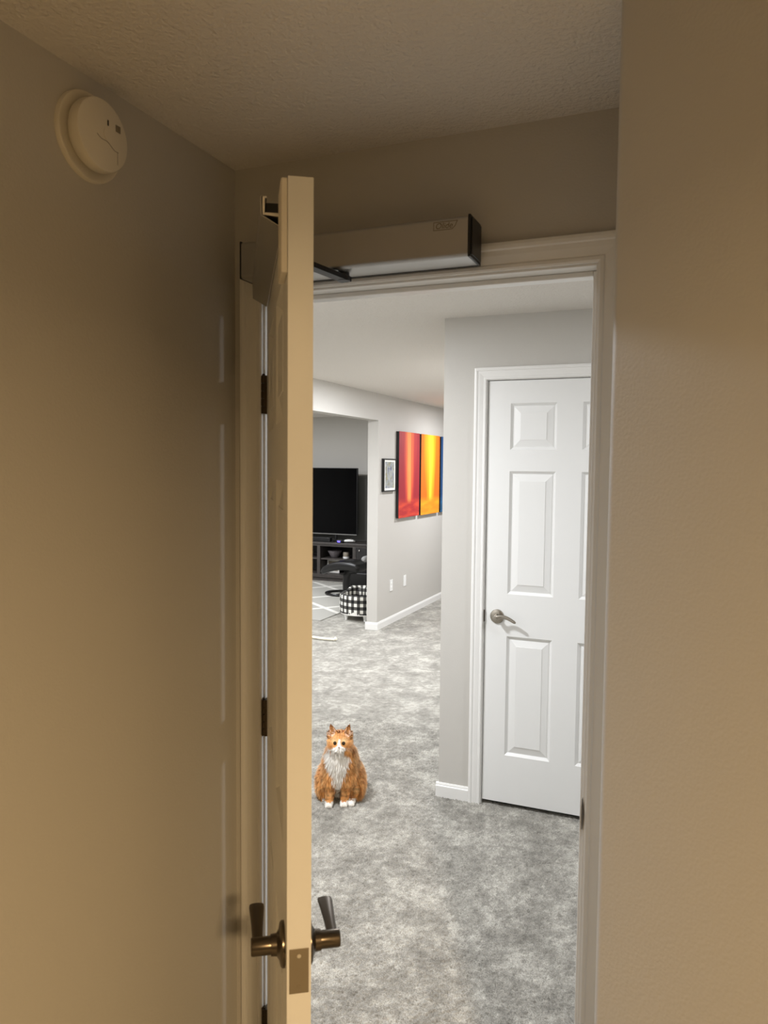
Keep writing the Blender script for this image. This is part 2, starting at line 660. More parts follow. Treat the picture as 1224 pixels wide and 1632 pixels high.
def casing(name, xl, xr, zh, y, sgn, label):
    """three mitred boards round an opening; y = wall face, sgn = -1 when the face looks to -Y"""
    root = struct(empty(name, (xl, y, 0)), label)
    n = len(CAS)

    def piece(nm, ends):
        vs_ = [e for e in ends[0]] + [e for e in ends[1]]
        fs_ = [list(range(n)), list(range(n, 2 * n))] + [[i, (i + 1) % n, n + (i + 1) % n, n + i] for i in range(n)]
        MB().add([(a - xl, b - y, c) for a, b, c in vs_], fs_).build(nm, 'trim_white', root)
    piece('casing_leg', ([(xl - u, y + sgn * v, 0) for u, v in CAS], [(xl - u, y + sgn * v, zh + u) for u, v in CAS]))
    piece('casing_head', ([(xl - u, y + sgn * v, zh + u) for u, v in CAS], [(xr + u, y + sgn * v, zh + u) for u, v in CAS]))
    piece('casing_leg', ([(xr + u, y + sgn * v, 0) for u, v in CAS], [(xr + u, y + sgn * v, zh + u) for u, v in CAS]))
    return root


casing('trim_1', XJ0 - 0.005, XJ1 + 0.005, HEAD + 0.005, YD, -1, 'moulded white casing round the open doorway')
casing('trim_2', XJ0 - 0.005, XJ1 + 0.005, HEAD + 0.005, YD2, 1, 'white casing on the hall side of the doorway')
casing('trim_3', FX0 - 0.008, FX1 + 0.008, 2.060, YF, -1, 'moulded white casing round the closed far door')

# jamb of the open doorway
jr = struct(empty('trim_4', (XJ0, YD, 0)), 'white jamb and stop lining the open doorway')
c0 = (XJ0, YD, 0)
e1 = 0.0006
local_box('jamb_leg', 'trim_white', c0, XJ0 - 0.0175, XJ0, YD + e1, YD2 - e1, 0.001, HEAD + 0.017, 0.0012, jr)
local_box('jamb_leg', 'trim_white', c0, XJ1, XJ1 + 0.0175, YD + e1, YD2 - e1, 0.001, HEAD + 0.017, 0.0012, jr)
local_box('jamb_head', 'trim_white', c0, XJ0, XJ1, YD + e1, YD2 - e1, HEAD, HEAD + 0.017, 0.0012, jr)
local_box('door_stop', 'trim_white', c0, XJ0, XJ0 + 0.011, YD + 0.041, YD + 0.076, 0.001, HEAD, 0.002, jr)
local_box('door_stop', 'trim_white', c0, XJ1 - 0.011, XJ1, YD + 0.041, YD + 0.076, 0.001, HEAD, 0.002, jr)
local_box('door_stop', 'trim_white', c0, XJ0 + 0.011, XJ1 - 0.011, YD + 0.041, YD + 0.076, HEAD - 0.011, HEAD, 0.002, jr)
# strike plate with its curled lip on the right jamb
mb = MB()
mb.box(XJ1 - 0.0015 - c0[0], XJ1 - c0[0], 0.012, 0.040, 0.866, 0.924, 0.0004)
pts = []
for i in range(15):
    a = i / 14
    zz = 0.888 + a * 0.065
    pts.append((zz, math.sin(a * math.pi)))
lip_v, lip_f = [], []
for zz, s_ in pts:
    lip_v += [(XJ1 - 0.0015 - c0[0], 0.014, zz), (XJ1 - 0.0015 - c0[0], -0.004 * s_, zz), (XJ1 + 0.004 * s_ - c0[0] - 0.001, -0.008 * s_ - 0.001, zz), (XJ1 - c0[0], 0.014, zz)]
for i in range(14):
    for k in range(4):
        l = (k + 1) % 4
        lip_f.append((i * 4 + k, i * 4 + l, i * 4 + 4 + l, i * 4 + 4 + k))
mb.add(lip_v, lip_f)
s_ = mb.build('strike_plate', 'bronze_dark', jr)
s_['label'] = 'small bronze strike plate with curled lip'

# jamb of the far door
jf = struct(empty('trim_5', (FX0, YF, 0)), 'white jamb around the closed far door')
c0 = (FX0, YF, 0)
local_box('jamb_leg', 'trim_white', c0, FX0 - 0.0205, FX0 - 0.003, YF + e1, YF + 0.119, 0.001, 2.074, 0.001, jf)
local_box('jamb_leg', 'trim_white', c0, FX1 + 0.003, FX1 + 0.0205, YF + e1, YF + 0.119, 0.001, 2.074, 0.001, jf)
local_box('jamb_head', 'trim_white', c0, FX0 - 0.003, FX1 + 0.003, YF + e1, YF + 0.119, 2.057, 2.074, 0.001, jf)
local_box('strike_plate', 'bronze_dark', c0, FX0 - 0.0034, FX0 - 0.0012, YF - 0.0035, YF + 0.02, 0.905, 0.962, 0.0005, jf)

# baseboards
BB = [(0, 0), (0.012, 0), (0.012, 0.058), (0.0105, 0.062), (0.0085, 0.064), (0.0085, 0.068), (0.005, 0.075), (0.0, 0.076)]


def baseboard(name, axis, face, sgn, a, b, label=None):
    if axis == 'x':
        o = MB().prism([(face + sgn * v, z + 0.0005) for v, z in BB], 'x', a, b)
    else:
        o = MB().prism([(face + sgn * v, z + 0.0005) for v, z in BB], 'y', a, b)
    return struct(o.build(name, 'trim_white'), label)


baseboard('baseboard_far', 'x', YF, -1, XF - 0.012, FX0 - 0.008 - 0.0575, 'short white baseboard left of the far door')
baseboard('baseboard_return', 'y', XF, -1, YF, 11.0)
baseboard('baseboard_gallery', 'y', XG, 1, YJ, 11.0, 'white baseboard under the paintings')
baseboard('baseboard_jamb', 'x', YJ, -1, XG - 0.112 - 0.012, XG + 0.012, 'white baseboard round the wall end')
baseboard('baseboard_media', 'y', XG - 0.112, -1, YJ, 10.03)
baseboard('baseboard_left', 'y', XL, 1, -5.5, YD)


# ------------------------------------------------------------------ six-panel doors
ZR = [(0.234, 0.815), (1.018, 1.603), (1.703, 1.921)]
XR = [(0.107, 0.324), (0.440, 0.657)]


def six_panel(root, x0, W, y0, T, z0, Hd, face_mat):
    """slab from x0..x0+W, face at y0 (looking to -Y) and y0+T, with recessed panel wells and raised panels"""
    sc = W / 0.764
    zs = sorted({0, Hd} | {v for p in ZR for v in p})
    xs = sorted({0, W} | {v * sc for p in XR for v in p})
    wells = [(a * sc, b * sc, c, d) for a, b in XR for c, d in ZR]
    dep = 0.0115
    mb = MB()
    for side in (0, 1):
        yb = y0 if side == 0 else y0 + T
        s = 1 if side == 0 else -1
        for i in range(len(xs) - 1):
            for k in range(len(zs) - 1):
                xa, xb, za, zb = xs[i], xs[i + 1], zs[k], zs[k + 1]
                if any(abs(xa - w[0]) < 1e-5 and abs(xb - w[1]) < 1e-5 and abs(za - w[2]) < 1e-5 and abs(zb - w[3]) < 1e-5 for w in wells):
                    # sticking: two rings down to the well floor
                    rings = [(0, 0), (0.003, 0.003), (0.012, dep), (0.016, dep)]
                    prev = None
                    vv = []
                    ff = []
                    for (ins, d_) in rings:
                        vv += [(x0 + xa + ins, yb + s * d_, z0 + za + ins), (x0 + xb - ins, yb + s * d_, z0 + za + ins),
                               (x0 + xb - ins, yb + s * d_, z0 + zb - ins), (x0 + xa + ins, yb + s * d_, z0 + zb - ins)]
                    for r_ in range(len(rings) - 1):
                        for q in range(4):
                            p_ = (q + 1) % 4
                            ff.append((r_ * 4 + q, r_ * 4 + p_, r_ * 4 + 4 + p_, r_ * 4 + 4 + q))
                    b0 = (len(rings) - 1) * 4
                    ff.append((b0, b0 + 1, b0 + 2, b0 + 3))
                    mb.add(vv, ff)
                else:
                    mb.add([(x0 + xa, yb, z0 + za), (x0 + xb, yb, z0 + za), (x0 + xb, yb, z0 + zb), (x0 + xa, yb, z0 + zb)], [(0, 1, 2, 3)])
    # edges
    for xa in (0, W):
        mb.add([(x0 + xa, y0, z0), (x0 + xa, y0 + T, z0), (x0 + xa, y0 + T, z0 + Hd), (x0 + xa, y0, z0 + Hd)], [(0, 1, 2, 3)])
    for za in (0, Hd):
        mb.add([(x0, y0, z0 + za), (x0 + W, y0, z0 + za), (x0 + W, y0 + T, z0 + za), (x0, y0 + T, z0 + za)], [(0, 1, 2, 3)])
    # merge doubles
    o = mb.build('slab', face_mat, root)
    bm = bmesh.new()
    bm.from_mesh(o.data)
    bmesh.ops.remove_doubles(bm, verts=bm.verts[:], dist=1e-5)
    bmesh.ops.recalc_face_normals(bm, faces=bm.faces[:])
    bm.to_mesh(o.data)
    bm.free()
    for side in (0, 1):
        yb = y0 if side == 0 else y0 + T
        s = 1 if side == 0 else -1
        for xa, xb, za, zb in wells:
            g, bv = 0.0165, 0.046
            vv = []
            for ins, d_ in ((g, dep - 0.0001), (g, dep - 0.0006), (bv, 0.0030), (bv + 0.0006, 0.0014), (bv + 0.0016, 0.0012)):
                vv += [(x0 + xa + ins, yb + s * d_, z0 + za + ins), (x0 + xb - ins, yb + s * d_, z0 + za + ins),
                       (x0 + xb - ins, yb + s * d_, z0 + zb - ins), (x0 + xa + ins, yb + s * d_, z0 + zb - ins)]
            ff = [(0, 1, 2, 3)]
            for r_ in range(4):
                for q in range(4):
                    p_ = (q + 1) % 4
                    ff.append((r_ * 4 + q, r_ * 4 + p_, r_ * 4 + 4 + p_, r_ * 4 + 4 + q))
            ff.append((16, 17, 18, 19))
            MB().add(vv, ff).build('panel', face_mat, root)
    return o


# near door: hinged on the left jamb, standing open towards the camera
PIV = (-0.974, 1.592)
DOOR_A = R(-56.6)
FY = 0.0075        # the slab sits behind the knuckle line
door = struct(empty('door_1', (PIV[0], PIV[1], 0), DOOR_A), 'white six-panel door standing ajar, seen along its latch edge')
DX0, DW, DT, DZ0, DH = 0.009, 0.762, 0.036, 0.020, 2.034
six_panel(door, DX0, DW, 0.0, DT, DZ0, DH, 'door_white')
XLAT = DX0 + DW
# latch face plate on the edge, with its bolt
lp = MB().box(XLAT - 0.0005, XLAT + 0.0012, 0.0035, DT - 0.0035, 0.860, 0.929, 0.0005).build('latch_plate', 'latch_steel', door)
lp['label'] = 'dull steel latch face plate'
bo = MB()
bo.lathe([(0.0032, 0), (0.003, 0.0006), (0.001, 0.0008)], (XLAT + 0.0012, DT / 2, 0.918), (1, 0, 0), 12).build('screw', 'polished_metal', lp)
MB().lathe([(0.0032, 0), (0.003, 0.0006), (0.001, 0.0008)], (XLAT + 0.0012, DT / 2, 0.870), (1, 0, 0), 12).build('screw', 'latch_steel', lp)
# filler block on the top corner of the face
MB().box(XLAT - 0.075, XLAT - 0.001, -0.0095, -0.0002, 1.921, DZ0 + DH - 0.002, 0.002).build('mounting_block', 'primer_white', door)


def lever_set(root, side, xh, zh):
    """side -1: on the face looking to -Y, +1: on the other face. lever runs back towards the hinge"""
    y0 = -0.0002 if side < 0 else DT + 0.0002
    hd = empty('door_handle', (xh, y0, zh), 0, root)
    MB().lathe([(0.0335, 0.0), (0.0335, 0.004), (0.031, 0.0065), (0.022, 0.0085), (0.0165, 0.012), (0.0155, 0.021), (0.0, 0.021)], (0, 0, 0), (0, side, 0), 36).build('rosette', 'bronze', hd)
    MB().lathe([(0.0135, 0.020), (0.0135, 0.049), (0.0125, 0.0515), (0.0, 0.052)], (0, 0, 0), (0, side, 0), 32).build('shank', 'bronze', hd)
    # paddle: starts at the shank, flares towards its tip
    path, rad = [], []
    for i in range(13):
        a = i / 12
        x = -0.008 - a * 0.108
        yy = side * (0.041 - 0.001 * a)
        z = 0.0015 * math.sin(a * math.pi) - 0.0005 * a
        w = 0.0085 + 0.0048 * (a ** 1.5)
        hgt = 0.0062 - 0.0022 * a
        if i == 12:
            w, hgt = w * 0.9, hgt * 0.8
        path.append((x, yy, z))
        rad.append((w, hgt))
    MB().tube(path, rad, 16, up=(0, 0, 1)).build('lever', 'bronze_dark', hd)
    return hd


lever_set(door, -1, XLAT - 0.062, 0.899)
lever_set(door, 1, XLAT - 0.062, 0.899)

DX0K = DX0
# hinges
for zc in (1.818, 1.026, 0.230):
    hg = empty('hinge', (0, 0, zc), 0, door)
    L2 = 0.0455
    # door leaf on the hinge edge
    MB().box(DX0 - 0.0018, DX0 - 0.0002, 0.001, FY + 0.030, -L2, L2, 0.0003).build('leaf', 'bronze_dark', hg)
    for i in range(5):
        za = -L2 + i * 2 * L2 / 5
        MB().lathe([(0.005, za + 0.0004), (0.0066, za + 0.001), (0.0066, za + 2 * L2 / 5 - 0.001), (0.005, za + 2 * L2 / 5 - 0.0004)], (0, 0, 0), (0, 0, 1), 16).build('knuckle', 'bronze_dark', hg)
    MB().lathe([(0.0, L2), (0.0035, L2), (0.0042, L2 + 0.002), (0.003, L2 + 0.0045), (0, L2 + 0.005)], (0, 0, 0), (0, 0, 1), 14).build('pin', 'bronze_dark', hg)
# jamb leaves stay on the jamb
for zc in (1.818, 1.026, 0.230):
    local_box('hinge_leaf', 'bronze_dark', (XJ0, YD, 0), XJ0 + 0.0002, XJ0 + 0.0016, YD - 0.0165, YD + 0.030, zc - 0.0455, zc + 0.0455, 0.0003, jr)

# slide track of the operator, screwed along the top of the door face
PROF_IN = [(0.0, 0.0), (0.0, 0.0135), (0.0255, 0.0145), (0.0255, 0.043), (0.0205, 0.043), (0.0205, 0.0395), (0.0225, 0.0395), (0.0225, 0.0178), (-0.0, 0.0170)]


def shell(poly, th):
    """offset an open polyline to a closed strip of thickness th"""
    P = [Vector((a, b)) for a, b in poly]
    left, rgt = [], []
    for i, p in enumerate(P):
        d = (P[min(i + 1, len(P) - 1)] - P[max(i - 1, 0)]).normalized()
        n = Vector((-d.y, d.x))
        k = 1.0
        if 0 < i < len(P) - 1:
            d1 = (P[i] - P[i - 1]).normalized()
            k = 1 / max(0.5, Vector((-d1.y, d1.x)).dot(n))
        left.append(p + n * th / 2 * k)
        rgt.append(p - n * th / 2 * k)
    return [tuple(v) for v in left] + [tuple(v) for v in rgt[::-1]]


TA, TB = XLAT - 0.700, XLAT - 0.105        # along the door
TZ = 2.0145
tr = empty('slide_track', (0, 0, 0), 0, door)


def track_strip(poly, th, nm, mt, a, b):
    # poly in (outwards, up); the face looks to -Y
    pts = shell(poly, th)
    return MB().prism([(-0.0012 - o_, TZ + z_) for o_, z_ in pts], 'x', a, b).build(nm, mt, tr)


track_strip([(0.002, -0.0005), (0.0325, 0.0165), (0.0335, 0.0445), (0.030, 0.0455)], 0.0016, 'track_cover', 'aluminium', TA, TB)
track_strip([(0.0015, 0.001), (0.0015, 0.0175), (0.029, 0.0185), (0.029, 0.043), (0.0245, 0.043)], 0.0034, 'track_channel', 'polished_metal', TA, TB + 0.001)
MB().box(TA + 0.02, TB - 0.02, -0.0262, -0.003, TZ + 0.022, TZ + 0.042, 0.001).build('slider', 'black_plastic', tr)

for ch in door.children:
    if not ch.name.startswith('hinge'):
        ch.location.y += FY

# ------------------------------------------------------------------ far door
fd = struct(empty('door_2', (FX0, 3.539, 0)), 'closed white six-panel door with a satin lever at the end of the hall')
six_panel(fd, 0.0, 0.762, 0.0, 0.035, 0.027, 2.027, 'door_white')
hd = empty('door_handle', (0.060, -0.0002, 0.934), 0, fd)
MB().lathe([(0.0345, 0.0), (0.0345, 0.003), (0.032, 0.007), (0.024, 0.0095), (0.017, 0.011), (0.0, 0.011)], (0, 0, 0), (0, -1, 0), 40).build('rosette', 'nickel', hd)
MB().lathe([(0.0125, 0.010), (0.0105, 0.02), (0.0105, 0.047), (0.009, 0.052), (0.0, 0.053)], (0, 0, 0), (0, -1, 0), 24).build('shank', 'nickel', hd)
path, rad = [], []
for i in range(17):
    a = i / 16
    path.append((-0.004 + 0.104 * a, -0.046 + 0.004 * math.sin(a * math.pi), 0.009 * math.sin(a * math.pi * 1.25) - 0.010 * a * a))
    rad.append((0.0058 - 0.001 * a if i < 16 else 0.0028, (0.0078 - 0.001 * a + 0.0016 * math.sin(a * math.pi)) if i < 16 else 0.004))
MB().tube(path, rad, 16).build('lever', 'nickel', hd)
MB().box(-0.0014, 0.0001, 0.006, 0.030, 0.906, 0.962, 0.0003).build('latch_plate', 'bronze_dark', fd)

# ------------------------------------------------------------------ door operator above the doorway
OX0, OX1, OY0, OY1, OZ0, OZ1 = -0.981, -0.437, 1.500, 1.5825, 2.073, 2.155
op = empty('door_operator', ((OX0 + OX1) / 2, OY1, OZ0))
tag(op, 'silver automatic door operator with black end caps mounted above the doorway', 'door opener')
oc = op.location
mb = MB()
rr = 0.008
sec = []
for cxx, czz, a0 in ((OY0 + rr, OZ0 + rr, 180), (OY0 + rr, OZ1 - rr, 90)):
    for i in range(6):
        a = R(a0 + (i * 18 if a0 == 180 else -i * 18 + 90))
        sec.append((cxx + rr * math.cos(a), czz + rr * math.sin(a)))
# bottom-left corner runs from bottom to front, then top-left from front to top
s1 = [(OY0 + rr + rr * math.cos(R(270 - i * 18)), OZ0 + rr + rr * math.sin(R(270 - i * 18))) for i in range(6)]
s2 = [(OY0 + rr + rr * math.cos(R(180 - i * 18)), OZ1 - rr + rr * math.sin(R(180 - i * 18))) for i in range(6)]
sec = [(OY1 - 0.006, OZ0)] + s1 + s2 + [(OY1 - 0.006, OZ1)]
MB().prism([(a - oc.y, b - oc.z) for a, b in sec], 'x', OX0 + 0.004 - oc.x, OX1 - 0.006 - oc.x).build('cover', 'aluminium', op)
local_box('back_plate', 'dark_metal', oc, OX0 + 0.002, OX1 - 0.001, OY1 - 0.006, OY1, OZ0 - 0.001, OZ1 - 0.003, 0.0006, op)
ec = local_box('end_cap', 'black_plastic', oc, OX1 - 0.006, OX1, OY0 - 0.0012, OY1 - 0.006, OZ0 - 0.0012, OZ1 + 0.0012, 0.002, op)
local_box('rim', 'black_plastic', oc, OX1, OX1 + 0.0025, OY0 + 0.004, OY1 - 0.010, OZ0 + 0.004, OZ1 - 0.004, 0.0012, ec)
local_box('end_cap', 'black_plastic', oc, OX0, OX0 + 0.004, OY0 - 0.0012, OY1 - 0.006, OZ0 - 0.0012, OZ1 + 0.0012, 0.0015, op)
# drive spindle and arm: the arm reaches over the door to the slide track
SPX, SPY = -0.735, 1.535
sp_ = MB().lathe([(0.014, 0.0), (0.015, 0.003), (0.015, 0.010), (0.0125, 0.012), (0.0125, 0.0175)], (SPX - oc.x, SPY - oc.y, OZ0 - 0.018 - oc.z), (0, 0, 1), 24).build('spindle', 'black_plastic', op)
ca, sa = math.cos(DOOR_A), math.sin(DOOR_A)


def door_pt(x, y, z):
    return Vector((PIV[0] + x * ca - (y + FY) * sa, PIV[1] + x * sa + (y + FY) * ca, z))


A0 = Vector((SPX, SPY, OZ0 - 0.0125))
A1 = door_pt(XLAT - 0.42, -0.014, 2.0685)
d = (A1 - A0)
wv = Vector((-d.y, d.x, 0)).normalized() * 0.012
up = Vector((0, 0, 0.0052))
ext = d.normalized() * 0.012
v8 = []
for pnt in (A0 - ext, A1 + ext):
    for a, b_ in ((-1, -1), (1, -1), (1, 1), (-1, 1)):
        v8.append(tuple(pnt + wv * a + up * b_ - oc))
MB().add(v8, [(0, 1, 2, 3), (4, 5, 6, 7), (0, 1, 5, 4), (1, 2, 6, 5), (2, 3, 7, 6), (3, 0, 4, 7)]).build('arm', 'dark_metal', op)
MB().lathe([(0.007, 0), (0.007, 0.012), (0.004, 0.014)], tuple(A1 - oc - Vector((0, 0, 0.012))), (0, 0, 1), 14).build('arm_pin', 'dark_metal', op)
# logo tag: five-sided outline with the maker's name
lg = empty('logo', (OX1 - 0.006 - 0.073 - oc.x, OY0 - oc.y - 0.0003, OZ1 - 0.0255 - oc.z), 0, op)
outl = [(0, 0), (0.040, 0), (0.047, 0.0065), (0.052, 0.017), (0.0, 0.017)]
inn = [(0.0012, 0.0012), (0.0395, 0.0012), (0.0458, 0.007), (0.050, 0.0158), (0.0012, 0.0158)]
MB().add([(a, 0, b_) for a, b_ in outl] + [(a, 0, b_) for a, b_ in inn] + [(a, 0.0003, b_) for a, b_ in outl] + [(a, 0.0003, b_) for a, b_ in inn],
         [(i, (i + 1) % 5, 5 + (i + 1) % 5, 5 + i) for i in range(5)] + [(10 + i, 10 + (i + 1) % 5, 15 + (i + 1) % 5, 15 + i) for i in range(5)] +
         [(i, (i + 1) % 5, 10 + (i + 1) % 5, 10 + i) for i in range(5)]).build('logo_outline', 'logo_ink', lg)
cu = bpy.data.curves.new('lettering', 'FONT')
cu.body = 'Olide'
cu.size = 0.0165
cu.shear = 0.25
cu.extrude = 0.0002
to = bpy.data.objects.new('lettering_source', cu)
C.objects.link(to)
bpy.context.view_layer.update()
me = bpy.data.meshes.new_from_object(to.evaluated_get(bpy.context.evaluated_depsgraph_get()))
bpy.data.objects.remove(to)
me.materials.clear()
me.materials.append(MAT['logo_ink'])
lo = bpy.data.objects.new('lettering', me)
C.objects.link(lo)
lo.parent = lg
lo.location = (0.0035, 0, 0.0032)
lo.rotation_euler = (R(90), 0, 0)

# ------------------------------------------------------------------ smoke detector on the left wall
sd = tag(empty('smoke_detector', (XL, 1.118, 2.248)), 'round white smoke detector high on the left wall', 'smoke detector')
MB().lathe([(0.079, 0.0), (0.079, 0.007), (0.0775, 0.0095), (0.073, 0.0095), (0.069, 0.007), (0.055, 0.0065)], (0, 0, 0), (1, 0, 0), 56).build('base_ring', 'plastic_white', sd)
bd = MB().lathe([(0.055, 0.0068), (0.055, 0.013), (0.0625, 0.0155), (0.064, 0.020), (0.064, 0.034), (0.0625, 0.0375), (0.0595, 0.039), (0.0, 0.0395)], (0, 0, 0), (1, 0, 0), 56).build('body', 'plastic_white', sd)
xf = 0.0393
MB().lathe([(0.0135, 0.0), (0.0135, 0.0012), (0.012, 0.0018), (0.0, 0.0019)], (xf, 0.012, 0.004), (1, 0, 0), 28).build('test_button', 'plastic_white', sd)
MB().box(xf, xf + 0.0007, 0.0085, 0.0115, 0.020, 0.030, 0.0).build('indicator_slot', 'black_plastic', sd)
gr = MB()
for i in range(5):
    gr.box(xf - 0.0006, xf + 0.0007, 0.030 + i * 0.0026, 0.0316 + i * 0.0026, 0.0175, 0.030)
gr.build('sounder_grille', 'plastic_grey', sd)
gv = MB()
gv.tube([(xf + 0.0001, -0.018 + i * 0.0045, -0.004 - 0.002 * math.sin(i * 0.8) - 0.0013 * i) for i in range(13)], (0.0006, 0.0007), 6, up=(1, 0, 0))
gv.tube([(xf + 0.0001, 0.034, -0.018 - i * 0.008) for i in range(4)], (0.0004, 0.0004), 6, up=(1, 0, 0))
gv.build('battery_door_seam', 'plastic_grey', sd)

# ------------------------------------------------------------------ pictures and outlets on the gallery wall


def picture_canvas(y0, y1, z0, z1, mt, label):
    t_ = tag(empty('canvas_painting', (XG, (y0 + y1) / 2, z0)), label, 'painting', 'tall abstract canvases on the gallery wall')
    c = t_.location
    local_box('stretcher_frame', 'black_frame', c, XG + 0.0005, XG + 0.034, y0 + 0.001, y1 - 0.001, z0 + 0.001, z1 - 0.001, 0.001, t_)
    local_box('canvas', mt, c, XG + 0.034, XG + 0.0365, y0, y1, z0, z1, 0.0008, t_)


picture_canvas(7.42, 8.05, 1.097, 2.013, 'canvas_red', 'tall red canvas with an orange streak beside the small framed print')
picture_canvas(8.108, 8.765, 1.092, 2.013, 'canvas_yellow', 'tall yellow and orange canvas hung between red and blue ones')
picture_canvas(8.825, 9.47, 1.090, 2.010, 'canvas_blue', 'tall blue canvas partly hidden behind the wall corner')
fp = tag(empty('framed_print', (XG, 7.195, 1.39)), 'small black framed abstract print left of the red canvas', 'picture')
c = fp.location
y0, y1, z0, z1 = 7.03, 7.36, 1.388, 1.722
fw = 0.012
local_box('frame_rail', 'black_frame', c, XG + 0.0005, XG + 0.030, y0, y1, z0, z0 + fw, 0.001, fp)
local_box('frame_rail', 'black_frame', c, XG + 0.0005, XG + 0.030, y0, y1, z1 - fw, z1, 0.001, fp)
local_box('frame_stile', 'black_frame', c, XG + 0.0005, XG + 0.030, y0, y0 + fw, z0 + fw, z1 - fw, 0.001, fp)
local_box('frame_stile', 'black_frame', c, XG + 0.0005, XG + 0.030, y1 - fw, y1, z0 + fw, z1 - fw, 0.001, fp)
local_box('mat_board', 'mat_board', c, XG + 0.0005, XG + 0.022, y0 + fw, y1 - fw, z0 + fw, z1 - fw, 0, fp)
local_box('artwork', 'print', c, XG + 0.022, XG + 0.023, y0 + 0.045, y1 - 0.045, z0 + 0.035, z1 - 0.032, 0, fp)


def outlet(yc, zc, label, blank):
    t_ = tag(empty('wall_outlet', (XG, yc, zc)), label, 'outlet', 'cover plates on the gallery wall')
    MB().box(0.0004, 0.006, -0.036, 0.036, -0.060, 0.060, 0.002).build('cover_plate', 'plate_white', t_)
    if blank:
        MB().box(0.006, 0.0085, -0.017, 0.017, -0.034, 0.034, 0.001).build('insert', 'plate_white', t_)
    else:
        for s in (-1, 1):
            MB().lathe([(0.0165, 0.0), (0.0165, 0.002), (0.015, 0.0026), (0.0, 0.0026)], (0.006, 0, s * 0.0195), (1, 0, 0), 24).build('receptacle', 'plate_white', t_)


outlet(7.315, 0.402, 'white outlet cover plate nearer the wall corner', False)
outlet(7.71, 0.398, 'white outlet cover plate farther along under the red canvas', True)

# ------------------------------------------------------------------ media room
RUGC = (-5.2, 8.2, 0.0)
rg = tag(MB().box(-1.75, 1.55, -1.1, 1.25, 0.0005, 0.008, 0.003).build('area_rug', 'rug', None, RUGC), 'grey area rug with white lattice lines before the media console', 'rug')

# console
cons = tag(empty('media_console', (-5.15, 9.82, 0)), 'dark brown media console with open shelves under the television', 'console')
c = cons.location
CX0, CX1, CY0, CY1, CT = -6.25, -4.02, 9.62, 10.02, 0.555
local_box('top', 'console_wood', c, CX0 - 0.015, CX1 + 0.015, CY0 - 0.015, CY1, CT - 0.03, CT, 0.004, cons)
local_box('plinth', 'console_wood', c, CX0, CX1, CY0 + 0.02, CY1, 0.0, 0.05, 0, cons)
local_box('bottom_board', 'console_wood', c, CX0, CX1, CY0, CY1, 0.05, 0.10, 0.002, cons)
local_box('back_panel', 'console_inside', c, CX0, CX1, CY1 - 0.012, CY1, 0.10, CT - 0.03, 0, cons)
local_box('top_rail', 'console_wood', c, CX0, CX1, CY0, CY0 + 0.02, CT - 0.055, CT - 0.03, 0.001, cons)
for xd in (CX0, -5.80, -5.005, -4.445, CX1 - 0.05):
    local_box('divider', 'console_wood', c, xd, xd + 0.05, CY0, CY1 - 0.012, 0.10, CT - 0.055, 0.002, cons)
for xa, xb in ((-5.75, -5.005), (-4.955, -4.445)):
    local_box('shelf', 'console_wood', c, xa, xb, CY0 + 0.02, CY1 - 0.012, 0.305, 0.325, 0.001, cons)
for xa, xb in ((CX0 + 0.05, -5.80), (-4.395, CX1 - 0.05)):
    dr = local_box('cabinet_door', 'console_inside', c, xa + 0.002, xb - 0.002, CY0 + 0.004, CY0 + 0.022, 0.104, CT - 0.058, 0.002, cons)
    MB().lathe([(0.004, 0), (0.004, 0.012), (0.010, 0.016), (0.010, 0.022), (0, 0.026)], ((xa + 0.06 if xa > -5 else xb - 0.06) - c.x, CY0 + 0.004 - c.y, 0.462), (0, -1, 0), 16).build('knob', 'nickel', dr)

# television
tv = tag(empty('television', (-5.3, 9.80, CT)), 'large black flat-screen television standing on the media console', 'television')
c = tv.location
TX0, TX1, TZ0, TZ1 = -6.13, -4.462, 0.655, 1.613
local_box('cabinet', 'tv_black', c, TX0, TX1, 9.80, 9.84, TZ0, TZ1, 0.004, tv)
local_box('screen', 'screen', c, TX0 + 0.008, TX1 - 0.008, 9.7985, 9.80, TZ0 + 0.016, TZ1 - 0.008, 0, tv)
local_box('lower_bezel', 'aluminium', c, TX0 + 0.004, TX1 - 0.004, 9.797, 9.80, TZ0 + 0.002, TZ0 + 0.010, 0, tv)
for xs_ in (-5.85, -4.80):
    local_box('foot', 'tv_black', c, xs_ - 0.012, xs_ + 0.012, 9.70, 9.94, CT + 0.0005, CT + 0.012, 0.002, tv)
    local_box('foot_post', 'tv_black', c, xs_ - 0.012, xs_ + 0.012, 9.806, 9.834, CT + 0.012, TZ0 + 0.02, 0.001, tv)
# sound bar in front of the screen
sb = tag(empty('sound_bar', (-5.3, 9.72, CT)), 'low black sound bar on the console under the television', 'speaker')
MB().box(-0.47, 0.47, -0.035, 0.035, 0.001, 0.062, 0.008).build('housing', 'black_plastic', sb)
MB().box(-0.46, 0.46, -0.037, -0.0352, 0.006, 0.056, 0.0).build('grille', 'tv_black', sb)
# little set-top device with a blue lamp
dv = tag(empty('streaming_box', (-4.66, 9.66, CT)), 'small dark device with a glowing blue light on the console', 'device')
MB().box(-0.045, 0.045, -0.04, 0.04, 0.0008, 0.042, 0.008).build('housing', 'black_plastic', dv)
MB().box(-0.022, 0.022, -0.0415, -0.0402, 0.010, 0.030, 0.003).build('light_strip', 'led_blue', dv)
